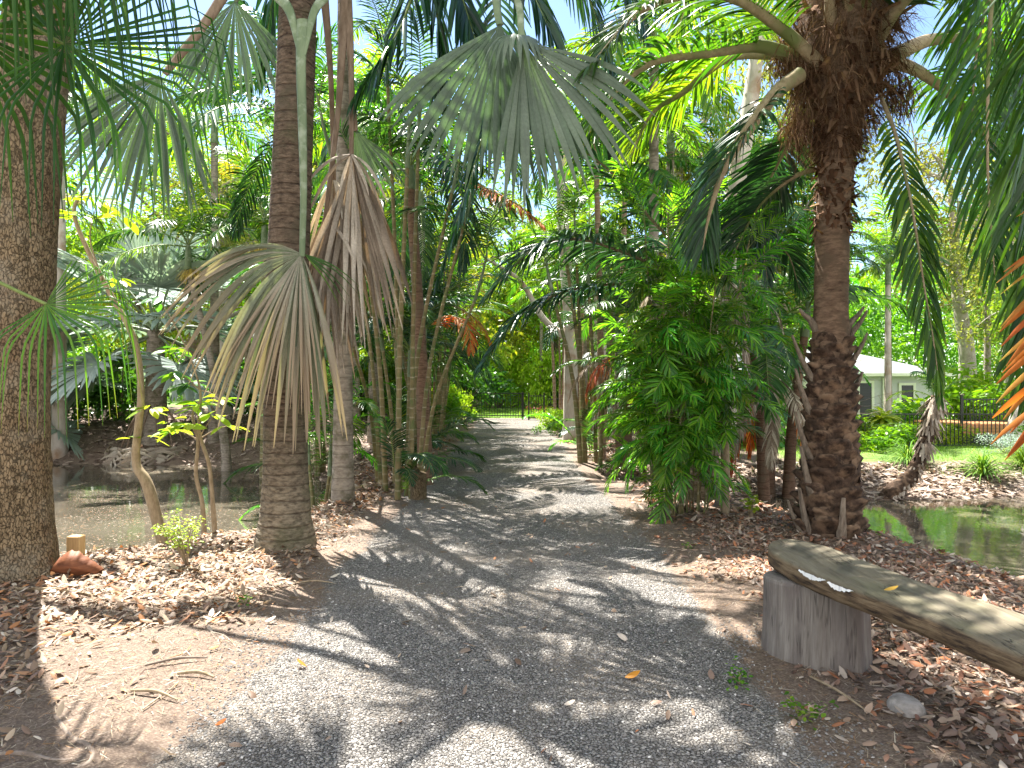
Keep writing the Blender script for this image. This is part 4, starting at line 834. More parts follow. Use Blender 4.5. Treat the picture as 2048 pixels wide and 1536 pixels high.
def rs(n, sp=.28, h=(2.5, 4.5), lean=.8, r=None, bx=0, by=0):
    out = []
    for i in range(n):
        a = rng.uniform(0, 6.28); q = rng.uniform(.3, 1); hh = rng.uniform(*h); out.append((math.cos(a)*sp*q, math.sin(a)*sp*q, math.cos(a)*lean*q*hh/4+bx, math.sin(a)*lean*q*hh/4+by, hh))
    return out
# ---- second slim palm, with the dark fronds that hang over the driveway ----
b = P(686, 1006, 8.64); x, y = b[0], b[1]
t = palm(x, y, 6.6, 'slim grey trunked palm behind the ringed palm, dark glossy fronds hanging over the driveway', 'kingd', (1, 2, 0, 0, 0), .9, (.125, .10, .085), lean=(.02, 0)); slim = t
tp = V(x+.02, y, 7.2)
for pts, n, Lf in (([tp, P(860, -260, 7.2), P(820, 10, 6.7), P(712, 190, 6.5)], 44, .72), ([tp, P(950, -250, 8.2), P(1000, 90, 7.9), P(950, 330, 7.7), P(875, 560, 7.6)], 58, .62), ([tp, P(1000, -300, 8), P(1200, -120, 7.5), P(1300, 80, 7.2)], 46, .7), ([tp, P(880, -260, 7), P(1020, -90, 6.3), P(1100, 60, 6.0)], 46, .8), ([tp, P(800, -200, 7.4), P(900, -60, 6.8), P(960, 110, 6.5)], 46, .75), ([tp, P(940, -260, 8.2), P(1150, -60, 8.3), P(1240, 190, 8.3)], 50, .7), ([tp, P(800, -250, 7.6), P(870, 0, 7.4), P(880, 200, 7.4)], 46, .66), ([tp, P(640, -300, 7.6), P(560, -80, 7.5), P(520, 160, 7.5)], 40, .6)):
    mb = MB(); pinnate(mb, pts, int(n*1.35), Lf*1.12, .05, .25, droop=1.0, seg=5, r0=.03, a0=60, a1=20, vee=5, sides=8, wob=.08); mb.build('frond', [M['dark'], M['rachis']], t)
# ---- cane clump 1 (px 740-860) and the reddish trunk ----
st = []
for bx, by_, tx, ty, tz, r in ((755, 950, 690, 640, 8.9, .038), (772, 985, 722, 430, 8.7, .04), (795, 1000, 815, 330, 8.6, .042), (812, 992, 905, 380, 8.8, .034), (822, 998, 838, 250, 8.7, .036), (834, 990, 930, 440, 8.8, .032), (840, 985, 950, 600, 8.9, .03), (800, 985, 775, 160, 9.0, .036), (762, 960, 660, 300, 9.2, .034)):
    d = 1.5*F/(by_-768); a = V((bx-1024)/F*d, d, 0); e = P(tx, ty, tz); st.append((a, e, r*.8))
cx, cy = -1.5, 9.0; st = [(a[0]-cx, a[1]-cy, e[0]-a[0], e[1]-a[1], e[2]-.0, r) for a, e, r in st]
canes(cx, cy, 'tall clump of leaning ringed golden canes just behind the slim grey trunked palm', st, 'caneg|cane|caned', (1, 1, 1, 0), .72, low=6, lowkey='caned|caneg', lowsc=.6)
b = P(850, 965, 10.2); t = palm(b[0], b[1], 4.45, 'palm with a slim reddish brown trunk rising out of the golden cane clump', 'kingd|king', (2, 3, 3, 2, 1), .85, (.11, .085, .07), 'redbark', (-.22, 0), shaft=.4)
for pts, n, Lf, m in (([P(815, 330, 10.3), P(880, 235, 10.0), P(960, 240, 9.6), P(1030, 330, 9.3), P(1060, 430, 9.2)], 56, .6, 'green'), ([P(815, 345, 10.3), P(850, 290, 9.8), P(905, 330, 9.3), P(930, 440, 9.0), P(925, 540, 8.9)], 56, .55, 'dark'), ([P(815, 330, 10.3), P(760, 240, 10.0), P(690, 240, 9.7), P(640, 330, 9.5)], 50, .55, 'dark'), ([P(815, 330, 10.4), P(860, 180, 10.8), P(960, 130, 11.2), P(1060, 190, 11.4), P(1120, 300, 11.4)], 60, .62, 'green')):
    mb = MB(); pinnate(mb, pts, n, Lf, .036, .15, droop=.8, seg=4, r0=.02, vee=5); mb.build('frond', [M[m], M['rachis']], t)
for pts, n, Lf in (([P(900, 330, 10.1), P(960, 370, 9.6), P(1020, 400, 9.2), P(1085, 450, 8.9)], 34, .42), ([P(868, 680, 9.9), P(880, 645, 9.8), P(905, 632, 9.6), P(935, 650, 9.4), P(942, 700, 9.3)], 26, .36)):
    mb = MB(); pinnate(mb, pts, n, Lf, .03, .2, droop=.6, seg=4, r0=.014, vee=0); mb.build('frond', [M['deadred'], M['rachis']], t)
b = P(830, 950, 9.0); mb = MB(); z0 = h1(b[0], 8.8); q = V(-1.22, 8.9, z0); tube(mb, [q-V(0, 0, .1), q+V(0, 0, .3), q+V(.01, 0, .36)], [.11, .105, .09], 16, 20, 0, noise_disp(.08, 3, 9)); tag(mb.build('tree_stump', M['rough']), 'short dark cut palm stump at the foot of the golden canes', 'stump')
# ---- rest of the left row ----
canes(-2.9, 10.2, 'young cane palm with pale arching fronds on the sloping bank behind the grey trunk', rs(3, .15, (.6, 1.4)), 'canes|cane', (1, 2, 2, 1), .7, .03, low=7, lowkey='canes|cane', lowsc=.6)
canes(-1.9, 12.2, 'dense dark green cane palms filling the left verge behind the reddish trunk', rs(6, .4, (1.4, 3.8)), 'caned|caneg', (1, 2, 2, 1), 1.0, low=10, lowkey='caned|caneg')
b = P(741*1.0+130, 905, 14.8); palm(-1.8, 13.3, 4.6, 'palm with a pale blotched grey trunk at the left verge, half way to the gate', 'king|kingd', (2, 3, 4, 3, 1), 1.0, (.15, .12, .1), 'gum')
canes(-1.9, 15.6, 'cane palm clump with an orange dying frond at the left verge past the pale trunk', rs(5, .4, (1.6, 3.6)), 'caneg|cane', (1, 2, 2, 1), 1.0, low=8)
link('frond', PF[('deadr', 1)], bpy.data.objects[C.objects[-1].parent.name], (.55, -.8, 3.2), -.4, 1.0)
canes(-2.2, 18.8, 'bright green cane palms at the left verge, third clump before the gate', rs(8, .5, (1.5, 4.6)), 'cane|caneg', (1, 2, 2, 1), 1.05, low=8)
canes(-2.6, 22.5, 'sunlit yellow-green cane palms at the left verge, second clump before the gate', rs(7, .5, (1.8, 4.6)), 'cane|yell', (1, 2, 2, 1), 1.1, low=8, lowkey='cane|yell')
canes(-3.0, 26.5, 'sunlit cane palms beside the left end of the gate fence', rs(7, .5, (1.6, 4.6)), 'cane|kingb', (1, 2, 2, 1), 1.0, low=6)
canes(-4.2, 14.5, 'cane palms high on the bank behind the pond, left of the driveway row', rs(7, .5, (1.6, 5.2)), 'caneg|cane', (1, 2, 2, 1), 1.1, low=8)
palm(-3.4, 16.8, 7.2, 'tall palm with drooping bright fronds rising behind the left cane row', 'kingb', (2, 4, 5, 4, 2), 1.2)
palm(-5.3, 14.6, 5.2, 'slender ringed palm with yellow blossom beside the ringed trunk on the left bank', 'cane|king', (2, 3, 4, 2), 1.1, (.09, .07, .06), 'canebark', blossom=2)
palm(-6.6, 15.8, 4.8, 'slender palm leaning left over the far left bank, between the silver palms', 'king|kingb', (2, 4, 4, 3), 1.1, (.10, .08, .065), 'greybark', (-.9, 0), blossom=1)
palm(-4.6, 20, 8.0, 'tall palm with sunlit fronds against the sky left of the driveway', 'kingb|king', (3, 4, 5, 4, 2), 1.3)
palm(-10.5, 25, 7.4, 'palm behind the silver palm on the far left bank', 'kingb|yell', (3, 4, 5, 4, 2), 1.3)
palm(-13.5, 19.5, 5.6, 'palm with yellowish fronds at the far left beyond the pond', 'yell|kingb', (2, 4, 5, 3), 1.3)
palm(-8.2, 29, 10.5, 'tallest palm over the far left bank', 'kingb|king', (3, 4, 5, 4, 2), 1.4)
# silver palms on the far bank
def silver(x, y, h, lab, sc, counts=(3, 6, 7, 5), dead=0):
    t = palm(x, y, h, lab, 'sfan', counts, sc, (.3, .24, .2), 'greybark', shaft=0, name='silver_palm')
    for q in range(dead):
        a = -1.57+(q-(dead-1)/2)*.5; o = link('dead_frond', PF[('dfan', 3)], t, (.25*math.cos(a), .25*math.sin(a), .95), a, 1.15, 0, .62)
    return t
silver(-9.4, 18.0, 2.9, 'large silver-blue fan palm with a skirt of dead fans above the left pond', 1.45, (3, 7, 8, 6), 7)
silver(-6.6, 22.5, 3.4, 'smaller silver-blue fan palm right of the large one on the far left bank', 1.1)
silver(-13.2, 17.6, 1.6, 'low silver-blue fan palm half hidden behind the rough barked tree', 1.2)
palm(-11.6, 17.5, 8, 'smooth pale grey trunk standing beside the rough barked tree beyond the pond', 'king', (2, 3, 4, 3), 1.1, (.17, .15, .12), 'gum')
palm(-4.0, 12.4, 6.6, 'tall dark fronded palm behind the dead hanging fans left of the driveway', 'kingd|king', (2, 3, 3, 2, 1), 1.1, (.13, .11, .09))
palm(-7.8, 13.9+4, 7.8, 'palm with bright fronds against the sky between the two silver palms', 'kingb|king', (2, 4, 5, 4, 1), 1.3)
# ================= right side =================
palm(2.7, 13.0, 7.6, 'tall palm with hanging sunlit fronds high above the bamboo palm clump', 'kingb|king', (2, 4, 6, 5, 2), 1.3, (.12, .10, .085))
palm(8.0, 22.5, 8.4, 'tall palm behind the date palm head, on its left', 'king|cane', (2, 4, 6, 4, 1), 1.3, (.12, .10, .085))
BX, BY = 1.9, 7.85
t = thing('bamboo_palm_clump', 'dense bushy clump of glossy green bamboo palms on the right verge of the driveway', 'bamboo palm', (BX, BY, h1(BX, BY)))
b0 = V(BX, BY, h1(BX, BY)); tips = []
for i in range(34):
    a = rng.uniform(0, 6.28); q = rng.uniform(.1, 1)**.6; h = .8+2.7*rng.uniform(0, 1)**.75
    p0 = b0+V(math.cos(a)*.36*q, math.sin(a)*.28*q, -.05); p2 = p0+V(math.cos(a)*q*.36+rng.normal(0, .08), math.sin(a)*q*.45, h); mb = MB()
    tube(mb, [p0, (p0+p2)/2-V(math.cos(a), math.sin(a), 0)*.05, p2], [.011, .009, .007], 7, 22); mb.build('stem', M['canebark'], t); tips.append((p0, p2, h))
cnt = 0; extra = []; tips.sort(key=lambda q: -q[2])
for i in range(460):
    p0, p2, h = tips[rng.integers(len(tips))]; u = rng.uniform(.22, 1.0)**.7; p = p0+(p2-p0)*u
    j = 0 if u > .93 else (1 if rng.random() < .55 else 2); key = 'bay' if rng.random() < .28 else 'bam'
    az = math.atan2(p[1]-BY, p[0]-BX)+rng.normal(0, 1.0)
    if rng.random() < .45: az = -1.57+rng.normal(0, .9)
    args = (PF[(key, j)], tuple(p-np.array(t.location)), az, rng.uniform(.6, 1.2), rng.normal(0, .3), rng.normal(0, .3))
    extra.append(args)
extra.sort(key=lambda a: a[1][1]*1.0)
def merge_instances(name, args, mats, parent, kind=None):
    mb = MB(); mats_idx = {}; allm = []
    for me, loc, az, s, rx, ry in args:
        n = len(me.vertices); co = np.empty(n*3); me.vertices.foreach_get('co', co); co = co.reshape(-1, 3)*s
        cx_, sx_ = math.cos(rx), math.sin(rx); co = np.stack([co[:, 0], co[:, 1]*cx_-co[:, 2]*sx_, co[:, 1]*sx_+co[:, 2]*cx_], 1)
        cx_, sx_ = math.cos(ry), math.sin(ry); co = np.stack([co[:, 0]*cx_+co[:, 2]*sx_, co[:, 1], -co[:, 0]*sx_+co[:, 2]*cx_], 1)
        cx_, sx_ = math.cos(az), math.sin(az); co = np.stack([co[:, 0]*cx_-co[:, 1]*sx_, co[:, 0]*sx_+co[:, 1]*cx_, co[:, 2]], 1)+np.array(loc)+np.array(parent.location)
        tt = np.empty(n); ss = np.empty(n); me.attributes['t'].data.foreach_get('value', tt); me.attributes['s'].data.foreach_get('value', ss)
        li = np.empty(len(me.loops), int); me.loops.foreach_get('vertex_index', li); mi = np.empty(len(me.polygons), int); me.polygons.foreach_get('material_index', mi)
        key = me.materials[0].name
        if key not in mats_idx: mats_idx[key] = len(allm); allm += list(me.materials)
        f = li.reshape(-1, 4); mb.add(co, f[:0], 0, tt, ss); mb.f.pop(); mb.m.pop(); mb.f.append(f+mb.n-n); mb.m.append(mi+mats_idx[key])
    return mb.build(name, allm, parent)
for me, loc, az, s, rx, ry in extra[:98]: link('frond', me, t, loc, az, s, rx, ry)
o = merge_instances('fronds', extra[98:], None, t); o['kind'] = 'stuff'
# dark palm behind the clump
t = thing('arching_palm', 'dark palm behind the bamboo palms with two long fronds arching left over the driveway', 'palm tree', (2.45, 8.75, h1(2.45, 8.75)))
mb = MB(); q = V(2.45, 8.75, h1(2.45, 8.75)); tube(mb, [q-V(0, 0, .1), q+V(0, 0, .6), q+V(0, 0, 1.9), q+V(-.02, 0, 3.1)], [.24, .2, .17, .17], 24, 90, 0, noise_disp(.12, 3, 7)); mb.build('trunk', M['mainbark'], t)
for pts, m, n, Lf, kw in (([(1390, 600, 8.6), (1319, 537, 8.3), (1230, 498, 8.0), (1152, 478, 7.8), (1070, 495, 7.6), (975, 590, 7.4)], 'dark', 80, .78, dict(r0=.03, droop=.7, a0=70, a1=35, wf=.045)),
                          ([(1400, 610, 8.6), (1300, 572, 8.4), (1200, 570, 8.1), (1110, 590, 7.9), (1030, 640, 7.8), (960, 735, 7.7)], 'dark', 70, .66, dict(r0=.022, droop=.8, a0=66, a1=32, wf=.042)),
                          ([(1400, 540, 8.6), (1329, 467, 8.6), (1270, 400, 8.5), (1220, 342, 8.4), (1160, 300, 8.3), (1080, 290, 8.2)], 'dark', 64, .66, dict(r0=.03, droop=.3, wf=.04)),
                          ([(1410, 540, 8.6), (1400, 400, 8.6), (1440, 300, 8.5), (1520, 250, 8.4)], 'dark', 50, .5, {}),
                          ([(1420, 540, 8.6), (1460, 440, 8.4), (1510, 440, 8.1), (1535, 560, 7.9)], 'dark', 50, .5, {}),
                          ([(1390, 560, 8.6), (1340, 500, 8.9), (1300, 480, 9.3), (1270, 520, 9.6)], 'dark', 50, .5, {}),
                          ([(1420, 560, 8.7), (1500, 480, 9.0), (1570, 500, 9.3), (1600, 580, 9.5)], 'dark', 50, .5, {})):
    mb = MB(); kw = dict(dict(r0=.025, droop=.6), **kw); pinnate(mb, [P(*p) for p in pts], n, Lf, kw.pop('wf', .034), .14, seg=4, sides=8, **kw); mb.build('frond', [M['dark' if m != 'kingless' else 'green'], M['deadstem']], t)
for q in range(9): a = R(150+q*27); link('dead_frond', PF[('dead', q % 2)], t, (.15*math.cos(a), .15*math.sin(a), 2.9), a, .8)
mb = MB(); q = V(2.42, 7.75, h1(2.42, 7.75)); tube(mb, [q-V(0, 0, .1), q+V(.0, 0, .7), q+V(-.02, 0, 1.3)], [.045, .05, .03], 10, 40, 0, noise_disp(.25, 3, 9)); mb.build('tree_snag', M['tan']); tag(C.objects[-1], 'ragged broken tan stem standing at the right side of the bamboo palm clump', 'dead stem')
# right verge going back
st = [(-.2, 0, -.55, 0, 3.3, .04), (-.1, .1, -.35, .2, 3.9, .04), (.1, .1, -.12, .1, 3.2, .035), (.15, -.1, .25, 0, 2.6, .035), (-.15, .2, -.1, .3, 4.3, .035)]
canes(1.5, 12.9, 'leaning golden canes at the right driveway edge before the grey gum trunk', st, 'caneg|cane', (1, 2, 2, 1), .85, low=6, lowkey='canes|caneg', lowsc=.7)
canes(2.5, 11.4, 'low bushy green palm on the right verge between the bamboo palms and the golden canes', rs(4, .3, (.4, 1.6)), 'canes|caneg', (1, 2, 2, 1), .8, low=12, lowkey='canes|caneg', lowsc=.75)
palm(1.75, 13.3, 6.2, 'slender white-ringed stem rising straight behind the right verge', 'cane|kingb', (2, 3, 3, 2), 1.0, (.07, .06, .05), 'ringwhite', (-.12, 0))
tp2 = V(1.63, 13.3, 6.6)
for pts, m in (([tp2, P(1120, 110, 12.6), P(1050, 170, 12.0), P(1010, 300, 11.7)], 'green'), ([tp2, P(1130, 150, 12.0), P(1090, 260, 11.4), P(1075, 400, 11.2)], 'cane'), ([tp2, P(1190, 120, 12.2), P(1230, 220, 11.4), P(1240, 350, 11.0)], 'green')):
    mb = MB(); pinnate(mb, pts, 56, .62, .036, .15, droop=.9, seg=4, r0=.02, vee=5); mb.build('frond', [M[m], M['rachis']], [o for o in C.objects if o.get('label', '').startswith('slender white-ringed')][0])
palm(2.25, 14.2, 5.4, 'second white-ringed stem, partly behind the bamboo palm clump', 'king|cane', (2, 3, 3, 2), 1.0, (.07, .06, .05), 'ringwhite', (.1, 0))
palm(2.05, 12.5, 2.1, 'short palm with a hanging skirt of brown dead fronds behind the bamboo palms', 'king|caned', (2, 3, 4), .8, (.16, .14, .12), 'redbark')
for q in range(9): a = R(150+q*24); link('dead_frond', PF[('dead' if q % 3 else 'deadr', q % 2)], C.objects['palm_tree'] if False else [o for o in C.objects if o.get('label', '').startswith('short palm with a hanging')][0], (.1*math.cos(a), .1*math.sin(a), 2.2), a, .9)
t = thing('gum_tree', 'grey gum tree with smooth straight trunk at the right driveway edge before the gate', 'tree', (1.5, 17.6, 0)); mb = MB()
q = V(1.5, 17.6, 0); tube(mb, [q-V(0, 0, .1), q+V(0, 0, .3), q+V(.0, 0, 3), q+V(-.2, 0, 6), q+V(-.1, 0, 9)], [.26, .19, .17, .15, .1], 20, 90, 0, noise_disp(.08, 3, 3)); tube(mb, [q+V(0, 0, 2.6), q+V(-.7, 0, 3.2), q+V(-1.3, .2, 4.2), q+V(-2.2, .3, 4.8)], [.09, .08, .06, .03], 10, 30, 0); mb.build('trunk', M['gum'], t); gum1 = t
mb = MB(); q = V(2.3, 18.4, 0)
palm(2.35, 18.2, 4.2, 'stubby palm trunk with dark hanging fronds beside the grey gum trunk', 'kingd', (2, 4, 4, 3, 2), .7, (.2, .18, .16), 'gum', shaft=.2)
canes(1.9, 15.3, 'dark cane palms on the right verge behind the leaning golden canes', rs(5, .35, (1.6, 3.4)), 'caned|caneg', (1, 2, 2, 1), .8, low=8, lowsc=.7)
canes(1.95, 20.5, 'cluster of pale upright canes on the right verge past the gum trunk', rs(8, .35, (3.5, 6.0), .5), 'cane|kingb', (1, 2, 1, 1), 1.0, low=2, bark='ringwhite', lowsc=.6)
canes(1.75, 24.2, 'cluster of straight pale canes beside the right gate post', rs(9, .4, (3.8, 6.0), .4), 'cane|kingb', (1, 2, 1, 1), 1.0, low=0, bark='ringwhite')
palm(3.6, 15.5, 6.8, 'palm with weeping bright fronds above the bamboo palm clump', 'kingb|cane', (1, 3, 3, 3, 2), 1.15)
palm(4.4, 21.5, 8, 'tall palm behind the arching palm, right of the driveway', 'king|kingb', (3, 4, 5, 4, 2), 1.3)
palm(1.8, 42, 8.2, 'tall palm beyond the gate fence, seen above the gum tree', 'kingb|king', (3, 4, 5, 4, 2), 1.3)
# feathery cluster left of date palm
canes(4.6, 11.9, 'feathery pale green palm cluster left of the big date palm, brown fronds hanging below', [(-.2, 0, -.3, -.2, 2.6, .09), (.25, .1, .25, -.1, 2.9, .09), (0, .3, 0, .1, 2.3, .09)], 'canes|king|cane', (2, 4, 4, 3, 1), .95, low=0, bark='redbark')
cl = C.objects[-1]
tcl = [o for o in C.objects if o.get('label', '').startswith('feathery pale')][0]
for q in range(16): a = R(q*24.0+100); link('dead_frond', PF[('dead' if q % 4 else 'deadr', q % 2)], tcl, (.3*math.cos(a), .3*math.sin(a), 2.3-.2*(q % 3)), a, 1.0)
# leaning palm on the right bank
b = V(6.55, 11.9, h1(6.55, 11.9)); t = thing('leaning_palm', 'small shaggy palm leaning to the right on the far pond bank', 'palm tree', b)
mb = MB(); cpt = [b-V(.1, 0, .1), b+V(.12, 0, .12), b+V(.42, 0, .38), b+V(.62, 0, .85), b+V(.78, 0, 1.45), b+V(.86, 0, 1.75)]; tube(mb, cpt, [.12, .13, .115, .105, .10, .08], 24, 110, 0, noise_disp(.45, 3, 14)); mb.build('trunk', M['boot'], t)
mb = MB(); cc = resample(cpt, 60)
for q in range(420):
    k = rng.integers(8, 60); a = rng.uniform(0, 6.28); e = V(math.cos(a), math.sin(a), 0)
    ribbon(mb, cc[k]+e*.08, nrm(e*.5+V(0, 0, -.3-rng.random())), V(-e[1], e[0], .2), rng.uniform(.12, .34)*(1 if k > 35 else .5), rng.uniform(.03, .08), 4, .3, lambda s: 1-.6*s, .5)
mb.build('dead_sheaths', M['dead'], t)
crown(t, cc[-1], 'king|cane', (2, 3, 1, 0, 0), .5)
# ================= leafy trees, shrubs, backdrop =================
def leafcloud(mb, cs, rad, n, L, wd, mat=0, flat=.8, seg=1):
    cs = np.asarray(cs); k = rng.integers(0, len(cs), n); rad = np.broadcast_to(rad, (len(cs),))
    d = nrm(rng.normal(0, 1, (n, 3)))*(U(0, 1, n)**.45)[:, None]*rad[k][:, None]; d[:, 2] *= flat
    D = nrm(rng.normal(0, 1, (n, 3))+V(0, 0, -.3)); W = nrm(rng.normal(0, 1, (n, 3)))
    Ls = L*U(.6, 1.2, n); ct = U(0, 1, len(cs))
    ribbon(mb, cs[k]+d, D, W, Ls, Ls*wd, seg+1, .2, lambda s: np.sin(np.pi*np.clip(.06+.9*s, 0, 1))**.8, 0, mat, np.clip(ct[k]*.6+U(0, .4, n), 0, 1))
def treeproto(h, spread, mat, n=9000, L=.16, bark='branch', clear=.35, ncl=46, rcl=.8, r0=.2):
    mb = MB(); tips = []; b = V(0, 0, 0)
    top = V(rng.normal(0, .3), rng.normal(0, .3), h*.9); tube(mb, [b-V(0, 0, .1), V(0, 0, h*.25), top*.55, top], [r0*1.3, r0, r0*.7, r0*.15], 12, 40, 0, noise_disp(.1, 2, 2))
    for i in range(9):
        z = h*rng.uniform(clear, .85); a = i*2.4+rng.normal(0, .3); p = V(top[0]*z/h, top[1]*z/h, z); L_ = spread*rng.uniform(.6, 1)*(1.15-z/h*.6)
        e = p+V(math.cos(a)*L_, math.sin(a)*L_, L_*rng.uniform(.2, .8)); m = (p+e)/2+V(rng.normal(0, .2), rng.normal(0, .2), -.15*L_+.3)
        tube(mb, [p, m, e], [r0*.4, r0*.25, r0*.06], 7, 14)
        for q in range(5):
            u = rng.uniform(.35, 1); s = resample([p, m, e], 10)[int(u*9)]; f = s+rng.normal(0, 1, 3)*spread*.28; tube(mb, [s, (s+f)/2+rng.normal(0, .08, 3), f], [r0*.12, r0*.07, r0*.02], 5, 7); tips.append(f)
    tips.append(top); tr = mb.mesh('trunk', [M[bark]]); mb = MB(); leafcloud(mb, tips, rcl*U(.6, 1.2, len(tips)), n, L, .42); return tr, mb.mesh('crown', [M[mat]])
TP = {'a': treeproto(9, 3.2, 'tree', 11000), 'b': treeproto(8, 3.0, 'treeolive', 7000, .13, 'palebranch', rcl=.75), 'c': treeproto(7, 2.8, 'treegold', 9000, .16), 'g': treeproto(13, 3.0, 'treeolive', 6000, .14, 'gum', clear=.62, rcl=.8, r0=.26)}
def tree(k, x, y, sc, rz, lab, name='broadleaf_tree'):
    t = thing(name, lab, 'tree', (x, y, h1(x, y))); link('trunk', TP[k][0], t, (0, 0, 0), rz, sc); link('crown', TP[k][1], t, (0, 0, 0), rz, sc); return t
for k, x, y, sc, rz, lab in (
    ('b', -10.5, 25, 1.1, 0, 'olive leaved tree above the far left bank'), ('a', -3.6, 43, 1.3, .7, 'tall green tree behind the gate fence, left of the driveway'), ('a', 3, 46, 1.3, 1.9, 'tall green tree behind the gate fence, right of the driveway'), ('c', 6.4, 29, 1.15, 2.2, 'golden green tree above the right cane palms'), ('c', -3.9, 24.5, 1.2, 4.4, 'golden green tree above the left cane palms'), ('a', 4.6, 27, 1.55, 2.9, 'very tall green tree rising behind the right cane palms'), ('a', -8.6, 30, 1.5, 5.1, 'very tall green tree rising behind the left palms'), ('b', 8.6, 23.5, 1.5, 1.1, 'very tall olive tree behind the date palm head'), ('a', -14.5, 31, 1.6, 3.3, 'very tall green tree above the silver palms'), ('b', 18.0, 27, 1.45, 4.1, 'very tall olive tree above the deck'), ('a', .5, 48, 1.7, 3.2, 'tallest green tree in the far distance over the lawn'), ('c', -15, 27, 1.1, 1, 'golden green tree behind the rough barked tree'), ('a', -7.5, 30, 1.15, 2, 'green tree behind the left palms'),
    ('c', -7.0, 36, 1.0, 3, 'sunlit golden green tree over the left end of the gate fence'), ('c', .2, 45, 1.0, 4, 'bright golden green tree beyond the lawn, straight above the driveway'), ('a', 5, 43, 1.1, 5, 'green tree beyond the lawn, right of the driveway end'),
    ('b', 7.2, 26, 1.1, .5, 'olive leaved tree behind the bamboo palms'), ('b', 9.9, 25.5, 1.0, 1.7, 'thin crowned tree with pale twisting branches right of the date palm trunk'), ('a', 23.5, 31, 1.0, 2.5, 'green tree behind the house'), ('b', 17.5, 23, 1.0, 3.3, 'olive leaved tree above the deck at the right'),
    ('a', -21, 30, 1.3, 4, 'dark green tree at the far left background'), ('b', 24, 33, 1.2, 5, 'olive leaved tree at the far right background'), ('c', -1.8, 46, 1.2, 1, 'farthest golden green tree over the lawn'), ('a', 9, 44, 1.3, 0, 'green tree behind the house roof, nearest the driveway')):
    tree(k, x, y, sc, rz, lab)
tree('g', 6.0, 24.0, 1.1, 0, 'pale smooth gum tree rising behind the bamboo palms', 'gum_tree')
tree('g', -5.4, 27, 1.0, 2, 'pale gum trunk far behind the left palms', 'gum_tree')
# leaning gum
t = thing('gum_tree', 'pale gum trunk leaning right, left of the date palm head', 'tree', (4.6, 14.6, 0)); mb = MB(); q = V(4.6, 14.6, 0)
tube(mb, [q-V(0, 0, .1), q+V(0, 0, 2.5), q+V(.12, 0, 5.2), q+V(.5, 0, 7.5), q+V(.8, 0, 10)], [.24, .2, .19, .17, .1], 20, 80, 0, noise_disp(.1, 2, 2)); mb.build('trunk', M['gum'], t)
mb = MB(); leafcloud(mb, q+V(.8, 0, 10)+rng.normal(0, 1, (16, 3)), .8, 3000, .15, .4); mb.build('crown', M['treeolive'], t)
mb = MB(); leafcloud(mb, np.array(gum1.location)+V(-.1, .5, 9)+rng.normal(0, 1, (16, 3))*1.0, .6, 2200, .15, .4); mb.build('crown', M['tree'], gum1)
rb = [o for o in C.objects if o.name == 'rough_bark_tree'][0]
mb = MB(); cen = V(-4.4, 4.2, 9.5)+rng.normal(0, 1, (26, 3))*V(1.1, 1.3, .6); leafcloud(mb, cen, .6, 4200, .16, .45); mb.build('crown', M['tree'], rb)
mb = MB()
for c in cen[:12]: q0 = V(-3.5, 5.4, 8+rng.random()*2); tube(mb, [q0, (q0+c)/2+V(0, 0, .2), c], [.07, .045, .02], 6, 12)
mb.build('branch', M['rough'], rb)
# bare twisting branches right of the date trunk
t = thing('bare_shrub', 'leafless grey twiggy branches tangled right of the date palm trunk', 'shrub', (6.6, 13.6, h1(6.6, 13.6))); mb = MB(); q = V(6.6, 13.6, h1(6.6, 13.6))
def twig(p, d, L, r, dep):
    e = p+d*L; m = (p+e)/2+rng.normal(0, .09, 3)*L; tube(mb, [p, m, e], [r, r*.8, r*.55], 5, 9)
    if dep: 
        for _ in range(3 if dep > 1 else 2): twig(e if rng.random() < .6 else m, nrm(d+rng.normal(0, .55, 3)), L*.72, r*.55, dep-1)
for i in range(3): twig(q+rng.normal(0, .1, 3)*V(1, 1, 0), nrm(V(rng.normal(-.1, .5), rng.normal(0, .3), 1)), 1.2, .028, 4)
mb.build('branches', M['branch'], t)
# shrubs
def shrubp(mat, n, L, wd, w=1.0, h=1.0):
    mb = MB(); cs = rng.normal(0, 1, (26, 3))*V(.32*w, .32*w, .22*h)+V(0, 0, .5*h); cs[:, 2] = np.abs(cs[:, 2]); leafcloud(mb, cs, .26, n, L, wd); m2 = MB()
    for c in cs[:14]: tube(m2, [V(0, 0, -.05), c*.5+V(.02, 0, 0), c], [.02, .012, .005], 5, 6)
    return mb.mesh('foliage', [M[mat]]), m2.mesh('stem', [M['branch']])
SP = {'g': shrubp('shrub', 2600, .10, .5), 'l': shrubp('bright', 2600, .11, .5), 'y': shrubp('lime', 2200, .10, .45), 's': shrubp('silverblue', 2200, .05, .6)}
def shrub(k, x, y, sc, lab, name='shrub'):
    t = thing(name, lab, 'shrub', (x, y, h1(x, y))); rz = rng.uniform(0, 6); link('foliage', SP[k][0], t, (0, 0, 0), rz, sc); link('stem', SP[k][1], t, (0, 0, 0), rz, sc); return t
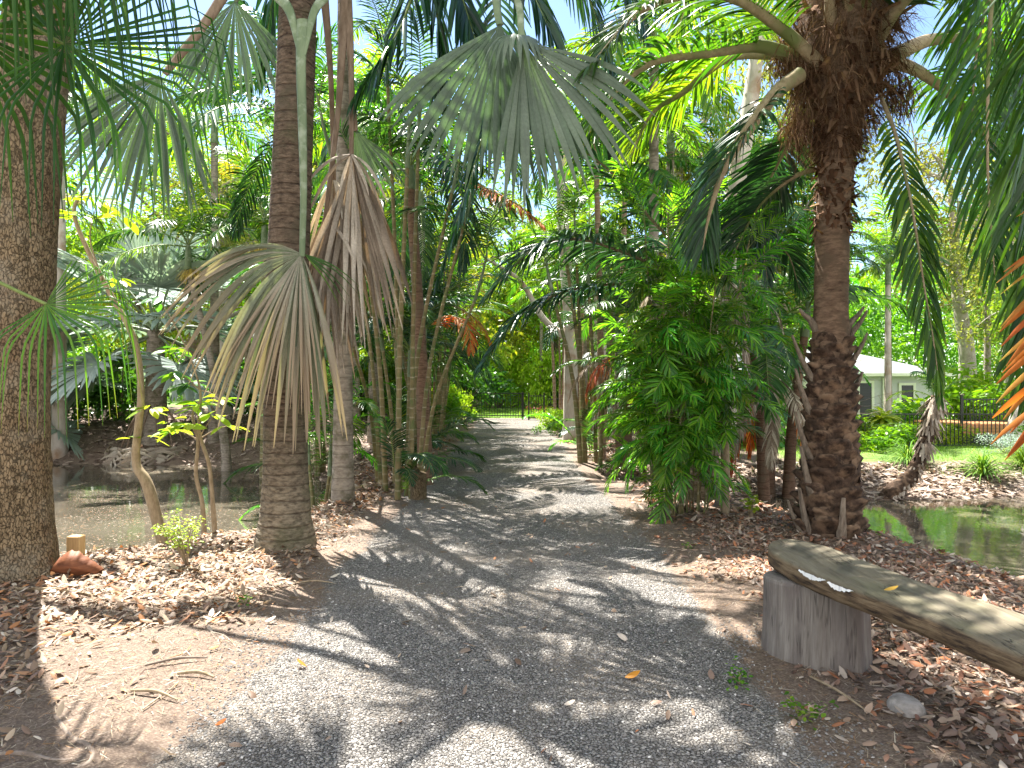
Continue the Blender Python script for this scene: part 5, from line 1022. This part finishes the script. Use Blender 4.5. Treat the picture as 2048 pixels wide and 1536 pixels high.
for k, x, y, sc, lab in (('g', -13.4, 18.6, (2.6, 2, 1.8), 'dark green shrub at the water edge behind the rough barked tree'), ('g', -11.8, 20.5, (2.6, 2, 2.0), 'dark shrub behind the large silver palm, on its left'), ('g', -8.0, 22, (2.6, 2, 1.8), 'dark shrub behind the large silver palm, on its right'), ('g', -5.5, 23, (2.2, 2, 1.9), 'dark shrub on the bank behind the ringed palm'), ('l', -5.0, 24, (2.6, 2, 2.4), 'bright shrub behind the left cane row'), ('g', -3.9, 29, (2.4, 2, 2.4), 'green shrub beyond the left end of the gate fence'),
    ('y', -2.3, 27.9, (1.2, 1, 1.5), 'lime green shrub leaning over the left end of the gate fence'), ('l', -2.6, 24.2, (1.1, 1, 1.2), 'small bright shrub at the left verge near the gate'), ('y', 1.45, 22.6, (.8, .8, .7), 'small lime green plant beside the right verge near the gate'), ('l', 1.5, 19.8, (.7, .7, .6), 'low green plant at the foot of the grey gum trunk'),
    ('y', -3.4, 42, (3, 2.4, 3.6), 'bright shrub beyond the lawn on the left'), ('y', -.9, 43, (3.4, 2.4, 4.2), 'bright shrub beyond the lawn, left of the middle'), ('y', 1.9, 42, (3, 2.4, 3.8), 'lime green shrub beyond the lawn on the right'), ('l', 5, 41, (3.4, 3, 4.2), 'bright shrub beyond the lawn behind the right canes'),
    ('g', 4.6, 17.2, (3, 2, 2.2), 'green shrub behind the arching palm'), ('l', 7.0, 19.6, (2.6, 1.6, 1.5), 'bright shrub behind the date palm trunk, inside the pool fence'), ('l', 10.4, 20.0, (2.2, 1.0, .7), 'pale green flowering shrub inside the pool fence by the house wall'), ('y', 12.6, 20.6, (2, 1.0, .7), 'yellow green shrub inside the pool fence left of the deck'), ('l', 15.2, 23, (3, 1.6, 1.9), 'big sunlit shrub behind the deck railing'), ('l', 18.2, 24, (3, 1.6, 2.2), 'sunlit shrub behind the right end of the deck railing'),
    ('s', 10.4, 14.3, (.7, .7, .5), 'grey green flowering shrub on the lawn edge above the right pond'), ('g', 11.3, 14.6, (.8, .7, .55), 'dark green low shrub on the right bank beside the strappy tussocks'), ('l', 8.2, 15.6, (1.2, 1, .6), 'low bright ground plant on the lawn edge right of the leaning palm'), ('y', 3.2, 9.9, (.4, .4, .5), 'small lime green weed on the bank left of the date palm foot'), ('g', -2.6, 36, (3.5, 2.5, 2.6), 'green shrub on the far side of the lawn at the left')):
    shrub(k, x, y, sc, lab)
# frangipani: big strappy leaf rosettes
def rosette(name, x, y, h, n, L, wd, mat, lab, cat, el=(.1, 1.2), heads=1, sp=.3, droop=.5):
    z0 = h1(x, y); t = thing(name, lab, cat, (x, y, z0)); mb = MB(); m2 = MB()
    for q in range(heads):
        a0 = rng.uniform(0, 6.28); c = V(x+sp*math.cos(a0)*(heads > 1), y+sp*math.sin(a0)*(heads > 1), z0+h*rng.uniform(.8, 1.15)); a = U(0, 6.28, n); e = U(el[0], el[1], n)
        D = np.stack([np.cos(a)*np.cos(e), np.sin(a)*np.cos(e), np.sin(e)], 1); ribbon(mb, c+D*.02, D, np.stack([-np.sin(a), np.cos(a), 0*a], 1), L*U(.7, 1.1, n), wd, 5, droop, None, .35)
        if h > .1: tube(m2, [V(x, y, z0-.05), (V(x, y, z0)+c)/2, c], [.04, .03, .025], 8, 12)
    mb.build('leaves', M[mat], t)
    if h > .1: m2.build('stem', M['tan'], t)
    return t
rosette('frangipani', 9.1, 17.6, .8, 22, .5, .11, 'lime', 'frangipani with big paddle leaves in front of the pool fence', 'shrub', (-.2, 1.0), 4, .45)
for x, y, lab in ((8.9, 12.9, 'grassy green tussock on the right pond bank, leftmost'), (9.9, 13.2, 'grassy green tussock on the right pond bank, in the middle'), (10.8, 13.4, 'grassy green tussock on the right pond bank at the frame edge'), (7.9, 13.6, 'pale grassy tussock on the lawn edge right of the leaning palm')):
    rosette('grass_tussock', x, y, 0, 190, .72, .018, 'grass', lab, 'tussock', (.5, 1.5), 1, 0, .8)
# lawn grass
mb = MB(); n = 36000; x = U(4.6, 16, n); y = U(12.9, 21, n); k = fbm(x, y, 3)+.3 > U(0, .5, n); x, y = x[k], y[k]; n = len(x)
ribbon(mb, np.stack([x, y, H(x, y)-.01], 1), nrm(np.stack([rng.normal(0, .35, n), rng.normal(0, .35, n), np.ones(n)], 1)), nrm(rng.normal(0, 1, (n, 3))*V(1, 1, .1)), U(.05, .15, n), U(.006, .012, n), 2, .4, lambda s: 1-.9*s)
tag(mb.build('lawn_grass', M['grass']), 'sunny grass on the bank along the pool fence', 'grass', kind='stuff')
mb = MB(); n = 30000; x = U(-6, 7, n); y = U(29.7, 40, n)
ribbon(mb, np.stack([x, y, H(x, y)-.01], 1), nrm(np.stack([rng.normal(0, .35, n), rng.normal(0, .35, n), np.ones(n)], 1)), nrm(rng.normal(0, 1, (n, 3))*V(1, 1, .1)), U(.04, .10, n), U(.012, .02, n), 1, .2, lambda s: 1-.9*s)
tag(mb.build('lawn_grass', M['grass']), 'bright mown lawn beyond the driveway gate', 'grass', kind='stuff')
# ---------- palms in the distance ----------
for x, y, h, k, sc, lab in ((-2.2, 41, 5.2, 'kingb', 1.3, 'palm beyond the lawn, left of the driveway end'), (-5.6, 36, 6.4, 'king', 1.4, 'palm behind the lawn over the left canes'), (4.8, 31, 6.0, 'king', 1.3, 'palm beyond the gate fence right of the canes'), (7.6, 20.6, 6.6, 'king', 1.3, 'palm left of the house, behind the feathery palm cluster'), (10.6, 27, 5.2, 'yell', 1.2, 'palm with yellowing fronds standing before the house roof'), (14.6, 26.5, 6.2, 'kingb', 1.3, 'palm behind the deck at the right'), (19.5, 28, 6.6, 'king', 1.3, 'palm at the right edge behind the deck'), (-17, 24, 7.0, 'king', 1.4, 'palm behind the rough barked tree in the far background'), (-12, 31, 8.5, 'kingb', 1.4, 'high palm in the far left background'), (2.8, 26.5, 7.6, 'kingb', 1.3, 'high palm behind the pale canes at the right verge'), (8.8, 15.0+8, 8.5, 'kingb', 1.3, 'high palm behind the date palm trunk')):
    palm(x, y, h, lab, k, (2, 4, 5, 4, 1), sc, (.15, .12, .1))
palm(9.6, 21.5, 5.4, 'slender pale palm trunk standing in front of the house wall, the left of a pair', 'king', (2, 3, 3, 2), .9, (.09, .08, .07), 'gum')
palm(10.0, 21.9, 5.6, 'slender pale palm trunk standing in front of the house wall, the right of a pair', 'kingb', (2, 3, 3, 2), .9, (.09, .08, .07), 'gum')
palm(11.9, 21.6, 5.0, 'single pale palm trunk before the house wall beside the leaning palm', 'cane|king', (2, 3, 3, 2), .9, (.1, .085, .075), 'gum')
# far woodland
mb = MB(); n = 170000; a = U(R(35), R(145), n); rr = U(48, 72, n); hgt = 13+4*fbm(a*9, 0, 1)*2+1.2*fbm(a*30, 0, 2)*2
z = U(0, 1, n)**.8*hgt; ribbon(mb, np.stack([rr*np.cos(a), rr*np.sin(a), z-1], 1), nrm(rng.normal(0, 1, (n, 3))), nrm(rng.normal(0, 1, (n, 3))), U(.3, .8, n), U(.2, .42, n), 1, .1, None, 0, 0, np.clip(fbm(a*14, z*.5, 1)+.5+U(-.2, .2, n), 0, 1))
tag(mb.build('woodland', M['tree']), 'distant mass of green trees closing the view behind everything', 'woodland', kind='stuff')
# ---------- gate and fences ----------
def fence(name, lab, a, b, h, cat, gap=.1, post=2.4, z=None, thing_=None, posts=None):
    a = V(*a); b = V(*b); L = np.linalg.norm(b-a); d = (b-a)/L; rz = math.atan2(d[1], d[0]); g = lambda p: h1(p[0], p[1]) if z is None else z
    t = thing(name, lab, cat, (a[0], a[1], g(a)))
    mb = MB(); n = int(L/gap)
    for i in range(n): p = a+d*(i+.5)*L/n; q = g(p); mb.box((p[0], p[1], q+h*.5+.03), (.018, .018, h-.1), 0, rz)
    mb.build('pickets', M['fence'], t, False)
    for hz in (.09, h-.05):
        mb = MB(); n2 = max(1, int(L/3))
        for i in range(n2): p = a+d*(i+.5)*L/n2; q = (g(a+d*i*L/n2)+g(a+d*(i+1)*L/n2))/2; mb.box((p[0], p[1], q+hz), (L/n2+.0, .036, .036), 0, rz)
        mb.build('rail', M['fence'], t, False)
    for u in (posts if posts is not None else np.arange(0, L+.01, post)):
        p = a+d*u; mb = MB(); mb.box((p[0], p[1], g(p)+h*.5+.02), (.06, .06, h+.14), 0, rz); mb.build('post', M['fence'], t, False)
    return t
fence('pool_fence', 'black metal gate fence across the end of the driveway', (-3.9, 29.4), (.55, 28.7), 1.08, 'fence', .11, posts=[.02, 4.4])
fence('gate', 'narrow black metal gate at the right of the driveway end', (.66, 28.5), (1.36, 28.45), 1.05, 'gate', .1, posts=[.04, .68])
fence('pool_fence', 'short run of black fence right of the driveway gate, behind the canes', (1.46, 28.5), (5.2, 28.7), 1.05, 'fence', .11, posts=[3.6])
fence('pool_fence', 'long black pool fence between the house and the right pond', (6.2, 18.6), (16.8, 17.9), .98, 'fence', .105, post=2.45)
# deck
t = thing('timber_deck', 'raised orange timber deck beyond the pool fence at the right', 'deck', (14.8, 20.4, h1(14.8, 20.4))); q = t.location[2]
mb = MB(); mb.box((16, 21.4, .28), (5.4, 2.4, .06)); mb.build('boards', M['deck'], t, False)
for k in range(3): mb = MB(); mb.box((16, 20.16, .22-.085*k), (5.4, .04, .075)); mb.build('fascia_board', M['deck'], t, False)
mb = MB(); mb.box((16, 20.5, -.17), (5.2, .05, .40)); mb.build('skirt', M['louvre_shade'], t, False)  # near-black sheet: the shade beneath the deck painted as colour
fence('deck_railing', 'black metal railing on top of the orange timber deck', (13.4, 20.35), (18.6, 20.35), .78, 'railing', .1, 2.0, z=.31)
mb = MB(); 
tube(mb, [V(13.6, 22.2, -.3), V(13.6, 22.2, -.0), V(13.6, 22.2, .3)], [.14, .2, .22], 16, 12); tag(mb.build('plant_pot', M['terracotta']), 'orange terracotta pot behind the deck railing', 'pot')
mb = MB(); q = V(12.6, 17.0, h1(12.6, 17)); t = thing('garden_tree', 'pale curved tree trunk at the right frame edge by the pool fence', 'tree', q)
tube(mb, [q-V(0, 0, .1), q+V(-.1, 0, .5), q+V(.1, 0, 1.0), q+V(.5, 0, 1.7), q+V(.7, 0, 3)], [.2, .16, .15, .12, .08], 14, 50, 0, noise_disp(.1, 3, 4)); mb.build('trunk', M['palebranch'], t)
mb = MB(); leafcloud(mb, q+V(.8, 0, 3.8)+rng.normal(0, 1, (22, 3))*.7, .5, 3600, .11, .45); mb.build('crown', M['tree'], t)
# pink flowers near the gate and orange pot
t = thing('flowering_plant', 'pink flowering plant behind the narrow driveway gate', 'flowers', (1.15, 29.6, 0)); mb = MB(); n = 90
ribbon(mb, V(1.15, 29.6, 0)+rng.normal(0, 1, (n, 3))*V(.3, .2, .12)+V(0, 0, .35), nrm(rng.normal(0, 1, (n, 3))), nrm(rng.normal(0, 1, (n, 3))), .07, .05, 1); mb.build('flowers', M['pink'], t)
mb = MB(); n = 700; ribbon(mb, V(1.15, 29.6, 0)+rng.normal(0, 1, (n, 3))*V(.32, .2, .1)+V(0, 0, .2), nrm(rng.normal(0, 1, (n, 3))), nrm(rng.normal(0, 1, (n, 3))), .1, .05, 1); mb.build('leaves', M['bright'], t)
# ---------- house ----------
t = thing('house', 'pale grey weatherboard house with a light hipped roof behind the date palm trunk', 'house', (17, 34, -.9))
yw = 31.5; x0, x1, ze, zb = 11.2, 19.4, 1.86, -.9; mb = MB(); nb = 16
for i in range(nb):
    z0 = zb+(ze-zb)*i/nb; z1 = zb+(ze-zb)*(i+1)/nb
    mb.add([[x0, yw-.03, z0], [x1, yw-.03, z0], [x1, yw-.004, z1], [x0, yw-.004, z1]], [[0, 1, 2, 3]]); mb.add([[x0, yw-.004, z0], [x1, yw-.004, z0], [x1, yw-.03, z0], [x0, yw-.03, z0]], [[0, 1, 2, 3]])
    mb.add([[x1+.03, yw-.03, z0], [x1+.03, yw+7, z0], [x1+.004, yw+7, z1], [x1+.004, yw-.03, z1]], [[0, 1, 2, 3]])
mb.box(((x0+x1)/2, yw+3.6, (ze+zb)/2), (x1-x0-.06, 7.1, ze-zb-.03)); mb.build('wall', M['wall'], t, False)
for wx, ww, wz0, wz1 in ((16.28, .55, -.2, 1.55), (18.2, .55, -.35, 1.45), (14.0, .9, -.1, 1.5)):
    mb = MB(); 
    for sx, sz, dx, dz in ((0, wz1+.05, ww+.24, .12), (0, wz0-.05, ww+.28, .12)): mb.box((wx, yw-.05, sz), (dx, .08, dz))
    for s in (-1, 1): mb.box((wx+s*(ww/2+.06), yw-.05, (wz0+wz1)/2), (.12, .08, wz1-wz0-.02))
    w = mb.build('window', M['trim'], t, False)
    mb = MB(); mb.box((wx, yw-.035, (wz0+wz1)/2), (ww, .02, wz1-wz0))
    for k in range(14): z = wz0+(k+.5)*(wz1-wz0)/14; mb.add([[wx-ww/2, yw-.06, z-.05], [wx+ww/2, yw-.06, z-.05], [wx+ww/2, yw-.046, z+.04], [wx-ww/2, yw-.046, z+.04]], [[0, 1, 2, 3]])
    p = mb.build('pane', M['louvre_shade'], None, False); p.parent = w; p.location = -t.location
for wx in (17.1, 19.43): mb = MB(); mb.box((wx, yw-.08, .45), (.09, .08, 2.7)); mb.build('downpipe', M['wall'] if wx > 18 else M['trim'], t, False)
rx0, rx1, ry0, ry1, rz_ = 10.6, 20.0, yw-.6, yw+7.8, 3.0; mb = MB()
vv = [[rx0, ry0, ze+.1], [rx1, ry0, ze+.1], [rx1, ry1, ze+.1], [rx0, ry1, ze+.1], [14.2, yw+3.6, rz_+.35], [16.4, yw+3.6, rz_+.35]]
mb.add(vv, [[0, 1, 5, 4], [2, 3, 4, 5]]); mb.add(vv, [[1, 2, 5], [3, 0, 4]]); mb.add([[x, y, z-.06] for x, y, z in vv[:4]], [[3, 2, 1, 0]]); mb.build('roof', M['roof'], t, False)
mb = MB(); mb.box(((rx0+rx1)/2, ry0-.06, ze+.06), (rx1-rx0+.1, .1, .13)); mb.box((rx1+.06, (ry0+ry1)/2+.05, ze+.06), (.1, ry1-ry0, .13)); mb.build('gutter', M['trim'], t, False)
# verandah wing at left
mb = MB(); mb.box((10.6, 36.0, .5), (3.8, 3.6, 2.7)); mb.build('verandah_shade', M['louvre_shade'], t, False)  # solid block, the dim inside of the wing painted as near-black colour
mb = MB(); vv = [[8.2, 33.6, 1.95], [12.8, 33.6, 1.95], [12.8, 38.4, 1.95], [8.2, 38.4, 1.95], [10.0, 36.0, 3.1], [13.4, 36.0, 3.1]]; mb.add(vv, [[0, 1, 5, 4], [2, 3, 4, 5]]); mb.add(vv, [[3, 0, 4]]); mb.add([[8.2, 33.58, 1.95], [12.8, 33.58, 1.95], [12.8, 33.58, 1.8], [8.2, 33.58, 1.8]], [[3, 2, 1, 0]]); mb.build('roof', M['roof'], t, False)
for px_ in (8.8, 12.4): mb = MB(); mb.box((px_, 33.9, .45), (.13, .13, 2.7)); mb.build('post', M['trim'], t, False)
# ================= light, sky, camera =================
SUN_EL, SUN_AZ = 60, -30     # azimuth from +Y towards +X
el, az = R(SUN_EL), R(SUN_AZ)
sd = V(math.sin(az)*math.cos(el), math.cos(az)*math.cos(el), math.sin(el))
li = bpy.data.lights.new('sun', 'SUN'); li.energy = 5.0; li.angle = R(.5); li.color = (1, .95, .87)
so = bpy.data.objects.new('sun', li); C.objects.link(so)
import mathutils
so.rotation_euler = mathutils.Vector((-sd[0], -sd[1], -sd[2])).to_track_quat('-Z', 'Y').to_euler(); so.location = (0, 0, 30)
w = bpy.data.worlds.new('World'); bpy.context.scene.world = w; w.use_nodes = True
bg = w.node_tree.nodes['Background']; sk = w.node_tree.nodes.new('ShaderNodeTexSky'); sk.sky_type = 'NISHITA'; sk.sun_disc = False
sk.sun_elevation = el; sk.sun_rotation = az; sk.air_density = 1.0; sk.dust_density = .4; sk.ozone_density = 3.0
nt = w.node_tree; tc = nt.nodes.new('ShaderNodeTexCoord'); sx = nt.nodes.new('ShaderNodeSeparateXYZ'); nt.links.new(tc.outputs['Generated'], sx.inputs[0])
def rmp(src, a, b):
    m = nt.nodes.new('ShaderNodeMapRange'); nt.links.new(src, m.inputs[0]); m.inputs[1].default_value = a; m.inputs[2].default_value = b; m.interpolation_type = 'SMOOTHSTEP'; return m.outputs[0]
def mth(op, a, b):
    m = nt.nodes.new('ShaderNodeMath'); m.operation = op; m.use_clamp = True
    for i, v in enumerate((a, b)):
        if isinstance(v, float): m.inputs[i].default_value = v
        else: nt.links.new(v, m.inputs[i])
    return m.outputs[0]
nz = nt.nodes.new('ShaderNodeTexNoise'); nt.links.new(tc.outputs['Generated'], nz.inputs[0]); nz.inputs['Scale'].default_value = 3.5; nz.inputs['Detail'].default_value = 7
back = rmp(sx.outputs['Y'], .15, -.25); hor = mth('MULTIPLY', rmp(sx.outputs['Z'], .18, .02), .55); cl = mth('ADD', mth('MULTIPLY', back, .85), hor)  # unseen white cloud behind the camera added for neutral fill; paler horizon
cl = mth('MULTIPLY', cl, mth('ADD', rmp(nz.outputs['Fac'], .35, .6), .35))
mx = nt.nodes.new('ShaderNodeMixRGB'); nt.links.new(cl, mx.inputs[0]); nt.links.new(sk.outputs[0], mx.inputs[1]); mx.inputs[2].default_value = (8.0, 7.7, 7.3, 1)
nt.links.new(mx.outputs[0], bg.inputs[0]); bg.inputs[1].default_value = .065
cam = bpy.data.cameras.new('camera'); cam.lens = 24; cam.sensor_width = 36; cam.clip_end = 2000; cam.clip_start = .05
co = bpy.data.objects.new('camera', cam); C.objects.link(co); co.location = (0, 0, CAMZ); co.rotation_euler = (R(90), 0, 0)
sc = bpy.context.scene; sc.camera = co
sc.view_settings.view_transform = 'Standard'; sc.view_settings.look = 'None'; sc.view_settings.exposure = 2.3; sc.view_settings.gamma = 1
sc.render.engine = 'CYCLES'; cy = sc.cycles
cy.max_bounces = 7; cy.diffuse_bounces = 4; cy.glossy_bounces = 2; cy.transmission_bounces = 3; cy.transparent_max_bounces = 4
cy.sample_clamp_indirect = 4; cy.caustics_reflective = False; cy.caustics_refractive = False
cy.use_adaptive_sampling = True; cy.adaptive_threshold = .02; cy.use_denoising = True
sc.render.use_persistent_data = False
